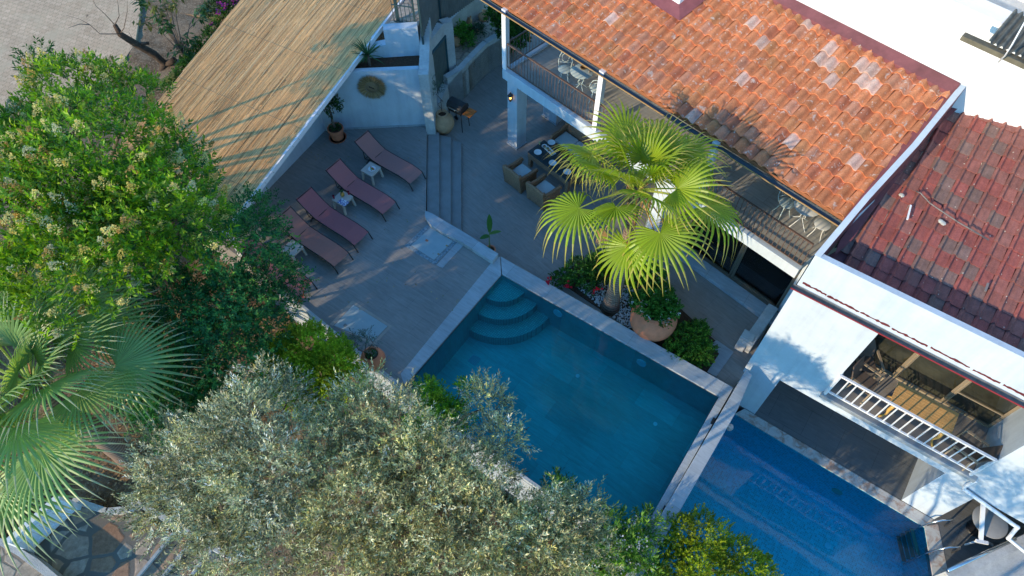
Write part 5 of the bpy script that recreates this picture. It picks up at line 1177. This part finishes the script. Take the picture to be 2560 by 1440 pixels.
Pi=np.repeat(Pf,k,0); h=RNG.random(460*k); a=RNG.random(460*k)*6.28; rr=(1-h)*.12+.01; Q=Pi+np.repeat(Df,k,0)*(h*.26)[:,None]+np.stack([np.cos(a)*rr,np.sin(a)*rr,0*a],1)
fc=palette(460,k,[(.85,.72,.28),(.75,.60,.16),(.58,.38,.13),(.60,.58,.34),(.74,.48,.14)],[3,2.4,1.4,1.,1]); leafmesh('blossom_clusters',Q,RNG.normal(size=Q.shape)+np.repeat(Df,k,0),np.tile([0,0,1.],(len(Q),1)),.045,.032,fc,L_flower,t)
# leggy shoots upper left
t=thing('tall_sapling','leafy dark sapling sticking out above the flowering tree','sapling',at(100,260,.5))
Pc=[(*at(x,y,3.2),.45,.4) for x,y in ((100,150),(85,200),(130,175))]; g=MB(); b0=at(150,320,2.0); branches(g,b0,[c[:3] for c in Pc],.02,.008); g.build('trunk',M_bark,t)
P,D,r=shoots(Pc,90,up=.6,inner=.1); LP,LD,NN,tt=leaves_on(P,D,10,.3,.12,.05,droop=.25); leafmesh('crown',LP,LD,NN,.15,.045,palette(90,10,[(.03,.11,.02),(.05,.16,.025)],[2,1]),L_gen,t)
# ---------------- trumpet vine hedge
t=thing('trumpet_vine','dark green trumpet vine with a few red flowers hanging over the deck edge','vine',at(650,760,-1.2))
lob=lobes_px([(620,640,1.9,1.15,1.2),(680,720,1.3,.85,1.1),(600,800,1.1,1.4,1.3),(560,900,.7,1.3,1.2),(640,560,1.9,.8,.9),(500,820,1.1,1.2,1.2),(450,960,.5,1.2,1.1),(660,830,.5,.6,.8),(480,1060,.3,.9,.9),(740,700,.9,.35,.4),(430,760,1.2,1.0,1.0),(420,1030,.2,.8,.8),(370,980,.0,.8,.8),(540,1010,.5,.6,.7)])
lob=lift(lob,1.8,.86)+[(-8.8,12.0,3.7,1.1,1.0),(-8.1,10.7,3.6,1.0,1.0),(-9.6,10.4,3.6,1.1,1.1)]; bc=at(600,800,-1.2); g=MB(); branches(g,bc,[(x,y,z) for x,y,z,_,_ in lob],.06,.012,6,.15); g.build('trunk',M_barkd,t)  # last lobes sit hidden behind the privet, added to shade pillars and terrace
n=6200; P,D,r=shoots(lob,n,up=.25,inner=.7,zlow=-.3,rag=.14,jit=.6); LP,LD,NN,tt=leaves_on(P,D,12,.26,.07,.035,spread=1.1,droop=.25)
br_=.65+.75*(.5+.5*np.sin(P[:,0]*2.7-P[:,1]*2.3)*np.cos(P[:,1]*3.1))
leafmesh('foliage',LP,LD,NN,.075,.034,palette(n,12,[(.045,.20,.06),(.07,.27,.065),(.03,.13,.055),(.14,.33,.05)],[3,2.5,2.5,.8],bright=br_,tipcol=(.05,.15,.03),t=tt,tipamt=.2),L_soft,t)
Pf=np.array([at(x,y,z) for x,y,z in ((765,700,1.2),(757,722,1.1),(757,740,1.),(570,662,2.6),(565,735,2.3),(502,950,1.6),(480,983,1.5),(446,1102,1.2),(508,1018,1.4),(748,752,.9))]); Q=np.repeat(Pf,9,0)+RNG.normal(size=(90,3))*.035; leafmesh('red_flowers',Q,RNG.normal(size=(90,3)),np.tile([0,0,1.],(90,1)),.07,.05,palette(90,1,[(.62,.10,.05),(.55,.07,.06)],[1,1]),L_flower,t)
# dry brown shrub between
t=thing('dry_shrub','dry brown and rust leaved shrub between the privet and the vine','shrub',at(440,780,-1)); lob=lobes_px([(440,760,1.9,.75,.6),(400,830,1.4,.7,.6),(450,700,2.4,.4,.4),(330,890,.2,.9,.7)])
g=MB(); branches(g,at(440,800,-1.2),[c[:3] for c in lob],.04,.008,5,.1); g.build('branches',M_barkd,t)
n=650; P,D,r=shoots(lob,n,up=.2,inner=.5,rag=.2); LP,LD,NN,tt=leaves_on(P,D,8,.18,.05,.03,spread=1.2); leafmesh('foliage',LP,LD,NN,.06,.034,palette(n,8,[(.34,.20,.09),(.42,.28,.14),(.25,.10,.05),(.10,.14,.04)],[3,3,1.6,1.2]),L_soft,t)
# ---------------- conifers (feathery clumps)
def conifer(name,label,lobs,n,cols,w,base,leafL=.055,k=14,group=None,bright=None):
    t=thing(name,label,'shrub',base,0,group); g=MB(); branches(g,base,[l[:3] for l in lobs],.05,.012,6,.08); g.build('trunk',M_bark,t)
    P,D,r=shoots(lobs,n,up=.5,inner=.72,zlow=-.2,rag=.22,jit=.35); LP,LD,NN,tt=leaves_on(P,D,k,.17,leafL,.02,spread=.75)
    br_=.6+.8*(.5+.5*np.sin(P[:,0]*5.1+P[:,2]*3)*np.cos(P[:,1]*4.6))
    leafmesh('foliage',LP,LD,NN,leafL,.022,palette(n,k,cols,w,bright=br_,tipcol=cols[0],t=tt,tipamt=.35),L_soft,t); return t
lob=lift(lobes_px([(770,880,.9,.62,.7),(700,900,.6,.5,.6),(830,920,.7,.58,.6),(760,960,.3,.7,.7),(870,960,.4,.45,.5),(700,960,.2,.5,.5),(800,1010,.2,.6,.5),(850,880,.6,.3,.35)]),.9,.97)
conifer('olive_green_conifer','bushy olive green conifer against the slatted wall by the larger hatch',lob,5400,[(.36,.50,.03),(.18,.33,.02),(.45,.54,.04)],[2,2,1],at(790,930,-1.3))
lob=lobes_px([(1740,1370,.1,.75,.8),(1660,1400,-.1,.6,.7),(1830,1420,-.1,.65,.7),(1750,1450,0,.8,.8),(1690,1330,.3,.4,.45),(1880,1440,-.3,.5,.5),(1600,1460,-.2,.5,.5)])
conifer('golden_conifer','bright golden green conifer at the bottom edge beside the blue pool',lob,2700,[(.34,.42,.02),(.15,.26,.02),(.09,.17,.02)],[2,2,1.2],at(1750,1440,-1.7))
# small glossy tree leaning over the pool edge
t=thing('poolside_laurel','small bright green laurel poking over the wall into the pool view','small tree',at(1090,1060,-1.2)); lob=lobes_px([(1075,985,1.3,.32,.5),(1090,1030,.9,.5,.5),(1165,970,1.3,.16,.25),(1060,1075,.5,.5,.5),(1140,1040,.7,.35,.4)]); g=MB(); branches(g,at(1090,1080,-1.2),[l[:3] for l in lob],.04,.01); g.build('trunk',M_bark,t)
n=900; P,D,r=shoots(lob,n,up=.7,inner=.2); LP,LD,NN,tt=leaves_on(P,D,10,.2,.09,.035); leafmesh('crown',LP,LD,NN,.085,.032,palette(n,10,[(.13,.34,.03),(.20,.42,.035),(.06,.18,.02)],[2,1.5,1]),L_gen,t)
# ---------------- olives
def olive(label,lobs,n,base,k=13,tint=(1,1,1),dz=1.6):
    lobs=lift(lobs,dz)
    t=thing('olive_tree',label,'olive tree',base,0,'silvery olive trees along the garden wall'); g=MB()
    b=Vector(base); fork=b+V(random.uniform(-.2,.2),random.uniform(-.2,.2),1.6); g.tube([b,b.lerp(fork,.5)+V(.06,.03,0),fork],[.20,.15,.13],9)
    branches(g,fork,[l[:3] for l in lobs],.085,.015,7,.16); g.build('trunk',M_bark,t,smooth=True)
    n=int(n*.80); P,D,r=shoots(lobs,n,up=.5,inner=.5,zlow=-.2,rag=.36,jit=.5)
    LP,LD,NN,tt=leaves_on(P,D,k,.34,.07,.015,spread=.75)
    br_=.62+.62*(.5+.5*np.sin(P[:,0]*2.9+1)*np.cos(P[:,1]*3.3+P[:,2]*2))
    cols=[tuple(a*b*1.45 for a,b in zip(c,tint)) for c in [(.34,.34,.20),(.24,.26,.14),(.52,.50,.36),(.42,.38,.14),(.13,.15,.09)]]
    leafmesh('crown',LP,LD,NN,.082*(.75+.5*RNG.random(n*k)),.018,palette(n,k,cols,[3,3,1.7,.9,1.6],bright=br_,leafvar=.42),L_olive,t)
    m=n//5; leafmesh('twigs',P[:m]-D[:m]*.15,D[:m],np.tile([.2,.1,1.],(m,1)),.48,.012,palette(m,1,[(.24,.21,.17)],[1]),L_soft,t,mid=.5)
    return t
random.seed(12)
OZ=.9
lob=lobes_px([(640,1080,2.6,1.05,1.0),(540,1150,2.3,1.05,.9),(680,1190,2.6,1.15,1.0),(450,1230,1.9,.95,.8),(580,1290,2.1,1.1,.9),(660,960,2.5,.42,.6),(400,1280,1.6,.5,.5),(420,1120,1.8,.6,.6),(700,1340,1.9,1.0,.8),(560,1400,1.6,.9,.7),(720,1000,2.3,.55,.6)])
olive('broad silvery olive tree left of centre at the bottom, next to the blue fan palm',lob,5200,at(640,1250,-1.2))
lob=lobes_px([(900,1060,2.3,.85,.8),(1000,1120,2.5,1.05,.9),(840,1160,2.4,.95,.9),(1080,1200,2.5,1.0,.9),(900,1260,2.3,1.1,.9),(1210,1020,2.2,.48,.65),(1250,1110,2.2,.55,.65),(930,980,2.2,.32,.5),(1200,1200,2.2,.75,.8),(1040,1310,2.1,1.0,.8),(860,1370,1.8,.9,.8)])
olive('tall silvery olive tree in the bottom centre overhanging the pool wall',lob,5400,at(1010,1230,-1.3),tint=(1.08,1.03,.85))
lob=lobes_px([(1240,1330,1.7,.95,.8),(1380,1340,1.5,.85,.75),(1450,1290,1.4,.5,.6),(1130,1400,1.6,.9,.8),(1330,1410,1.3,.9,.7),(1460,1390,1.1,.6,.6),(1000,1430,1.4,.8,.7)])
olive('lower olive tree at the bottom edge beside the white oleander',lob,3600,at(1290,1390,-1.5),tint=(1.1,1.05,.85),dz=2.2)
# unseen olive tree added below the view to shade the lower house
olive('unseen olive tree added below the picture edge to shade the lower house',[(1.9,-.8,4.2,1.3,1.1),(3.3,-2.0,4.5,1.4,1.3),(5.0,-3.6,4.8,1.5,1.5),(.6,.0,3.6,.9,.8),(2.3,-.4,2.6,1.2,1.4),(3.8,-1.5,3.0,1.3,1.4),(5.3,-3.1,3.2,1.4,1.5)],4800,(3.0,-1.6,-3.3),dz=0.)
# oleander
t=thing('white_oleander','green oleander with white blossoms between olive and golden conifer','shrub',at(1560,1400,-1.6)); lob=lobes_px([(1560,1380,.4,.6,.7),(1610,1330,.5,.4,.5),(1500,1400,.3,.6,.6),(1590,1430,.1,.6,.6),(1530,1310,.3,.35,.4),(1400,1230,.2,.35,.35)]); g=MB(); branches(g,at(1560,1400,-1.7),[l[:3] for l in lob],.03,.01); g.build('stems',M_bark,t)
n=900; P,D,r=shoots(lob,n,up=.8,inner=.3); LP,LD,NN,tt=leaves_on(P,D,11,.26,.14,.03,spread=.7); leafmesh('foliage',LP,LD,NN,.13,.025,palette(n,11,[(.12,.28,.04),(.21,.38,.05),(.05,.15,.03)],[2,1.5,1.5]),L_gen,t)
Pf,Df,_=shoots(lob[:4],60,up=1,inner=.95,zlow=.1); Q=np.repeat(Pf,10,0)+RNG.normal(size=(600,3))*.06; leafmesh('white_blossoms',Q,RNG.normal(size=(600,3)),np.tile([0,0,1.],(600,1)),.05,.045,palette(600,1,[(.78,.76,.74)],[1]),L_flower,t)
# ---------------- beds by the pool
g=MB(); P=pxpoly([(1392,700),(1450,650),(1560,640),(1640,690),(1700,770),(1792,855),(1800,880),(1770,935),(1700,900),(1560,812)],.03); g.prism([(p.x,p.y) for p in P],-.05,.035); struct('planting_bed',g,M_bed)
ed_=thing('bed_edging','grey stone edging around the planting bed at its right end','edging',at(1800,880,0)); g=MB(); P=pxpoly([(1792,850),(1834,880),(1790,942),(1768,930),(1798,884),(1775,862)],.04); g.prism([(p.x,p.y) for p in P],0,.05); g.build('edging_stone',M_marble,ed_)
rs=np.random.default_rng(3); PB_=MB(); pl=[(1440,716),(1500,700),(1585,716),(1600,790),(1575,822),(1545,805)]
cnt=0
while cnt<1100:
    x,y=rs.uniform(1430,1605),rs.uniform(695,830)
    if not inpoly(x,y,pl): continue
    p=at(x,y,.045); r=rs.uniform(.018,.036); PB_.box(p.x,p.y,.02+rs.uniform(0,.03),r*1.6,r*1.1,r,rs.uniform(0,3),.6,.6,(rs.uniform(.62,.85),)*3); cnt+=1
tag(PB_.build('white_pebbles',M_wickattr,None,smooth=False),'loose white pebbles around the foot of the tall palm','pebbles',None,'stuff')
def bush(name,label,lob,n,cols,w,base,leaf=(.055,.04),flower=None,k=9,stem=True,up=.3,cat='shrub',inner=.55):
    t=thing(name,label,cat,base)
    if stem: g=MB(); branches(g,base,[l[:3] for l in lob],.02,.006,5,.06); g.build('stems',M_bark,t)
    P,D,r=shoots(lob,n,up=up,inner=inner,zlow=-.2,rag=.2,jit=.6); LP,LD,NN,tt=leaves_on(P,D,k,.13,.05,.03,spread=1.1); leafmesh('foliage',LP,LD,NN,leaf[0],leaf[1],palette(n,k,cols,w,bright=.75+.5*RNG.random(n)),L_soft,t)
    if flower:
        pts,c,sz,m=flower; Q=np.repeat(np.array(pts),m,0)+RNG.normal(size=(len(pts)*m,3))*sz*.6; leafmesh('blossoms',Q,RNG.normal(size=Q.shape),np.tile([0,0,1.],(len(Q),1)),sz*1.3,sz,palette(len(pts),m,[c],[1],shootvar=.1),L_flower,t)
    return t
lob=lobes_px([(1450,680,.35,.42,.35),(1500,665,.45,.42,.4),(1470,710,.25,.3,.25),(1405,700,.25,.28,.22),(1530,690,.3,.3,.3)])
bush('rose_bush','rose bush with red and magenta blooms left of the palm trunk',lob,900,[(.04,.13,.02),(.07,.19,.025),(.05,.12,.05)],[2,2,1],at(1470,700,.03),flower=([at(1371,702,.6),at(1420,715,.55),at(1493,722,.55)],(.62,.02,.05),.07,14),k=9)
t_=MB()
lob=lobes_px([(1630,700,.4,.42,.4),(1590,720,.3,.3,.35),(1650,740,.5,.36,.3),(1600,760,.25,.3,.3)])
bush('magenta_flower_shrub','green shrub with a magenta flower just right of the palm trunk',lob,620,[(.05,.16,.02),(.09,.23,.03)],[2,1.5],at(1620,730,.03),flower=([at(1622,731,.8),at(1600,722,.7)],(.45,.03,.20),.06,10))
p=at(1624,826,0.); t=thing('giant_terracotta_jar','giant terracotta jar planted with trailing white flowers beside the pool coping','planter',(p.x,p.y,0))
pot([(.001,-.05),(.30,-.05),(.50,.20),(.63,.48),(.65,.70),(.55,.92),(.38,1.02),(.40,1.08),(.34,1.10),(.30,1.0)],p.x,p.y,0,M_terra,t,n=40,soil=(.33,1.0))
lob=[(p.x,p.y+.05,1.15,.45,.28),(p.x+.22,p.y-.05,1.05,.35,.25),(p.x-.28,p.y+.2,1.1,.35,.3),(p.x+.4,p.y+.15,1.05,.25,.22)]
P,D,r=shoots(lob,420,up=.4,inner=.3); LP,LD,NN,tt=leaves_on(P,D,9,.15,.05,.03,spread=1.); leafmesh('foliage',LP,LD,NN,.075,.045,palette(420,9,[(.04,.15,.02),(.08,.22,.03)],[2,1]),L_soft,t)
Pf,Df,_=shoots(lob,34,up=.5,inner=.95,zlow=0.); Q=np.repeat(Pf,8,0)+RNG.normal(size=(272,3))*.03; leafmesh('white_blossoms',Q,RNG.normal(size=(272,3)),np.tile([0,0,1.],(272,1)),.05,.04,palette(272,1,[(.78,.78,.78)],[1]),L_flower,t)
lob=lobes_px([(1720,850,.3,.45,.35),(1750,880,.25,.4,.3),(1690,890,.2,.4,.3),(1745,830,.3,.3,.25),(1730,905,.15,.3,.2)])
bush('rounded_green_shrub','rounded dense green shrub right of the giant terracotta jar',lob,1300,[(.07,.19,.02),(.12,.26,.025),(.04,.11,.02)],[2,2,1],at(1725,880,.03),leaf=(.045,.032),k=10)
# planter vegetation
lob=[(*at(1262,72,1.6),.42,.5),(*at(1290,100,1.5),.42,.45),(*at(1243,40,1.9),.38,.45),(*at(1300,70,1.6),.4,.5)]
bush('leafy_evergreen','dense dark evergreen shrub behind the left balcony post',lob,1000,[(.04,.14,.02),(.08,.21,.02),(.02,.07,.02)],[2,1.5,1],at(1260,95,.8),leaf=(.07,.05))
lob=[(*at(1160,85,1.4),.28,.35),(*at(1170,105,1.3),.22,.22),(*at(1150,90,1.5),.16,.3)]
bush('small_geranium','small leafy green plant in the raised planter between two amphorae',lob,260,[(.09,.26,.03),(.05,.16,.02)],[2,1],at(1163,105,1.12),leaf=(.06,.045))
lob=[(*at(1195,78,1.3),.2,.2)]
bush('dark_succulent','dark low plant beside the open mouthed amphora',lob,110,[(.03,.07,.03),(.05,.10,.06)],[1,1],at(1195,85,1.12),leaf=(.06,.03))
# ---------------- top left: dead trunk, mango like branches, bougainvillea, grass strip
t=thing('dead_leaning_trunk','dead grey leaning tree trunk with bare twigs over the paved road','dead tree',at(425,158,1.0))
g=MB(); P=[at(395,245,.9),at(400,195,1.2),at(412,160,1.5),at(385,135,2.0),at(340,110,2.5),at(300,85,3.0),at(287,62,3.3)]; g.tube(P,[.16,.15,.14,.13,.12,.10,.07],9); g.tube([P[2],at(428,155,1.6),at(437,148,1.7)],[.12,.11,.10],8); g.tube([P[4],at(372,108,2.5)],.05,6); g.build('trunk',M_barkd,t,smooth=True)
g=MB()
for q in ([P[5],at(250,85,3.4),at(225,62,3.7),at(200,48,3.9),at(165,38,4.1)],[P[6],at(262,35,3.7),at(240,15,4.),at(225,-15,4.3)],[P[6],at(298,40,3.6),at(295,10,3.9),at(292,-10,4.2)],[P[5],at(310,70,3.3),at(318,30,3.9),at(318,-10,4.4)],[P[3],at(330,95,2.7),at(322,80,2.9)],[at(225,62,3.7),at(200,60,3.8),at(170,70,3.9)]): g.tube(q,.018,5,.004)
g.build('twigs',M_bark,t)
t=thing('broadleaf_tree','drooping broad leaved tree branches at the top edge above the road','tree',at(400,-60,1.5)); g=MB(); b0=at(460,140,1.9); clus=[(385,15,3.6),(410,30,3.5),(395,45,3.4),(360,10,3.6),(425,10,3.6),(360,55,3.1),(405,70,3.1),(420,60,3.1),(500,45,2.6),(505,20,2.6),(455,110,2.3),(475,125,2.2),(440,130,2.0),(470,95,2.3),(350,-5,3.7),(440,-10,3.6),(400,-20,3.8)]
for x,y,z in clus: q=at(x,y,z); g.tube([b0,(b0+q)/2+V(0,0,.3),q],.02,5,.008)
g.tube([at(455,180,1.4),b0],.03,6); g.build('branches',M_bark,t)
C_=np.array([at(x,y,z) for x,y,z in clus]); m=20; Q=np.repeat(C_,m,0)+RNG.normal(size=(len(C_)*m,3))*.09; D=RNG.normal(size=Q.shape)*[1,1,.3]+[0,0,-.45]; leafmesh('crown',Q,D,np.tile([0,0,1.],(len(Q),1)),.27,.085,palette(len(C_),m,[(.04,.11,.03),(.06,.15,.045),(.14,.15,.04)],[3,2,.6]),L_gen,t)
lob=[(*at(545,22,2.0),.35,.35),(*at(570,5,2.1),.35,.3),(*at(520,40,1.9),.3,.3)]
bush('bougainvillea','grey green bougainvillea with magenta bracts beside the reed roof',lob,420,[(.07,.13,.05),(.12,.16,.09),(.05,.10,.03)],[2,2,1],at(550,60,1.4),flower=([at(x,y,z) for x,y,z in ((550,8,2.4),(560,20,2.3),(585,3,2.4),(590,-5,2.4),(530,60,2.1),(545,30,2.3),(565,12,2.4))],(.48,.06,.32),.07,12),leaf=(.06,.04))
P=[];
pts=[(600,5),(560,55),(520,110),(480,160),(450,200),(425,235)]
for i in range(len(pts)-1):
    for k in range(7): f=k/7; P.append((*at(pts[i][0]+(pts[i+1][0]-pts[i][0])*f-8,pts[i][1]+(pts[i+1][1]-pts[i][1])*f-4,2.0-.08*i),.16,.22))
bush('creeping_hedge','narrow bright green creeper along the outer edge of the reed roof',P,900,[(.08,.19,.02),(.13,.24,.03),(.05,.12,.02)],[2,2,1],at(520,110,1.4),leaf=(.05,.03),cat='creeper')
# dry weeds and litter on the verge
n=2600; xs_=RNG.uniform(350,520,n); ys_=RNG.uniform(60,240,n); keep=(xs_-350)/170+ (ys_-60)/400<1.15; P=np.array([at(x,y,1.25-(.35*max(0,(y-120)/120))) for x,y in zip(xs_[keep],ys_[keep])]); m=len(P)
tag(leafmesh('dry_weeds',P,RNG.normal(size=(m,3))*[1,1,.5]+[0,0,.5],np.tile([.3,.2,1.],(m,1)),.16,.02,palette(m,1,[(.33,.27,.18),(.24,.20,.13),(.16,.17,.09),(.40,.33,.23)],[2,2,1,1]),L_soft),'dry grey weeds and stalks on the verge beside the dead trunk','weeds',None,'stuff')
# leaf litter lower left
n=9000; P=np.stack([RNG.uniform(-14,-6.5,n),RNG.uniform(1.5,11,n),np.zeros(n)],1); P[:,2]=[hgt(x,y)+.02 for x,y in P[:,:2]]; P[:,2]+=RNG.random(n)*.04
tag(leafmesh('leaf_litter',P,RNG.normal(size=(n,3))*[1,1,.15],np.tile([0,0,1.],(n,1)),.09,.05,palette(n,1,[(.40,.26,.13),(.30,.18,.09),(.48,.36,.22),(.22,.13,.08)],[2,2,1,1]),L_soft),'dry brown leaf litter on the garden soil under the trees','leaf litter',None,'stuff')
# ---------------- lower left path, gate
g=MB()
P=pxpoly([(90,1372),(200,1268),(345,1285),(432,1335),(296,1500),(60,1500)],-.7); g.prism([(p.x,p.y) for p in P],-1.6,-.7)
struct('stone_path',g,M_crazy)
st=thing('path_steps','wide crazy paved garden steps going down at the bottom left','steps',at(420,1400,-.9))
for k,(a,b) in enumerate((((432,1333),(296,1500)),((478,1350),(360,1500)),((530,1370),(430,1500)))):
    z=-.70-.14*k; nx=((478,1350),(360,1500)) if k==0 else ((530,1370),(430,1500)) if k==1 else ((620,1400),(540,1500))
    if k: pass
    g=MB(); P=pxpoly([a,nx[0],nx[1],b],z-.14); g.prism([(p.x,p.y) for p in P],-1.7,z-.14); g.build('tread',M_crazy,st)
    g=MB(); p,q=at(*a,z),at(*b,z); g.bar(V(p.x,p.y,z-.035),V(q.x,q.y,z-.035),.07,.075); g.build('nosing',M_marble,st)
kb=thing('white_path_kerb','low whitewashed kerb between stone path and garden','kerb',at(400,1310,-.7)); g=MB(); K=[(178,1252),(215,1268),(262,1284),(320,1278),(338,1262),(420,1310),(482,1350),(560,1390)]
for i in range(len(K)-1): p,q=at(*K[i],-.52),at(*K[i+1],-.52); g.wall(p,q,-1.4,-.52,.14 if i!=3 else .14)
g.build('kerb_body',M_whiteold,kb)
gf=thing('white_slatted_gate','white painted slatted wooden fence panel at the bottom left','fence',at(80,1378,-.7)); a=at(82,1376,-.7);b=at(198,1270,-.7); dd=(b-a).normalized(); nn=V(dd.y,-dd.x,0); Lg=(b-a).length
g=MB(); n=7
for i in range(n): s=Lg*(i+.5)/n; g.wall(a+dd*(s-Lg/n*.47),a+dd*(s+Lg/n*.47),-.68,.25,.03)
g.build('slats',M_whiteclean,gf); g=MB()
for z in (-.55,.05): g.bar(V(a.x,a.y,z)+nn*.02,V(b.x,b.y,z)+nn*.02,.06,.09)
g.bar(V(a.x,a.y,.27),V(b.x,b.y,.27),.16,.05); g.build('rail',M_whiteclean,gf)
for p in (a,b): g=MB(); g.bar(V(p.x,p.y,-.7),V(p.x,p.y,.30),.11,.11); g.build('post',M_whiteclean,gf)
g=MB(); P=pxpoly([(-200,1250),(0,1352),(45,1385),(150,1470),(130,1500),(-300,1500)],-.35); g.prism([(p.x,p.y) for p in P],-1.5,-.352); struct('side_path',g,M_crazy2)
cb=thing('concrete_border','rough concrete border strip in the bottom left corner','kerb',at(70,1400,-.35)); g=MB(); P=pxpoly([(0,1345),(20,1352),(95,1398),(180,1470),(150,1470),(45,1390),(-10,1358)],-.28); g.prism([(p.x,p.y) for p in P],-1.5,-.28); g.build('border_stone',M_whiteold,cb)

n=420; P=np.stack([RNG.uniform(-8.5,3.5,n),RNG.uniform(8.5,17,n),np.full(n,.508)],1)
keep=[inpoly(p[0],p[1],DK) and (abs(math.sin(p[0]*1.7)+math.cos(p[1]*1.3))<.9) for p in P]; P=P[keep]; m=len(P)
tag(leafmesh('fallen_leaves',P,RNG.normal(size=(m,3))*[1,1,.08],np.tile([0,0,1.],(m,1)),.06,.03,palette(m,1,[(.30,.20,.09),(.22,.22,.06),(.40,.30,.14)],[2,1,1]),L_soft),'small fallen leaves scattered on the grey sun deck','fallen leaves',None,'stuff')
# ================================================================== camera, light
cam=bpy.data.cameras.new('Camera'); co=bpy.data.objects.new('Camera',cam); COL.objects.link(co); SC.camera=co
cam.sensor_width=36; cam.lens=36*CF/2560; cam.clip_end=2000; co.location=(0,0,CH); co.rotation_euler=(R(90)-CP,0,0)
SUNEL=R(17); sd=V(-.81,-.586,0).normalized()   # towards the sun
sv=V(sd.x*math.cos(SUNEL),sd.y*math.cos(SUNEL),math.sin(SUNEL))
sl_=bpy.data.lights.new('sun','SUN'); sl_.energy=2.85; sl_.angle=R(.5); sl_.color=(1,.80,.53); so=bpy.data.objects.new('sun',sl_); COL.objects.link(so)
so.rotation_euler=sv.to_track_quat('Z','Y').to_euler()
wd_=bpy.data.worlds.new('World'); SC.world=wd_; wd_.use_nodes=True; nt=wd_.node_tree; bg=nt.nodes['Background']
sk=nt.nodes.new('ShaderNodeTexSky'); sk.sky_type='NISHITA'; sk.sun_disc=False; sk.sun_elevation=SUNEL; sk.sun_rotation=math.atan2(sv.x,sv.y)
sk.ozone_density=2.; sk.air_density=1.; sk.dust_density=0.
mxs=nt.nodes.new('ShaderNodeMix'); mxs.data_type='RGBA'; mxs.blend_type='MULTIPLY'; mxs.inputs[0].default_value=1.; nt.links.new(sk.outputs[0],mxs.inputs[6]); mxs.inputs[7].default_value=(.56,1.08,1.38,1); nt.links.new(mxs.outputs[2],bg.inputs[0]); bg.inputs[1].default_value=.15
SC.view_settings.view_transform='Standard'; SC.view_settings.look='None'; SC.view_settings.exposure=.92; SC.view_settings.gamma=1
SC.cycles.max_bounces=8; SC.cycles.transparent_max_bounces=12; SC.cycles.caustics_reflective=False; SC.cycles.caustics_refractive=False
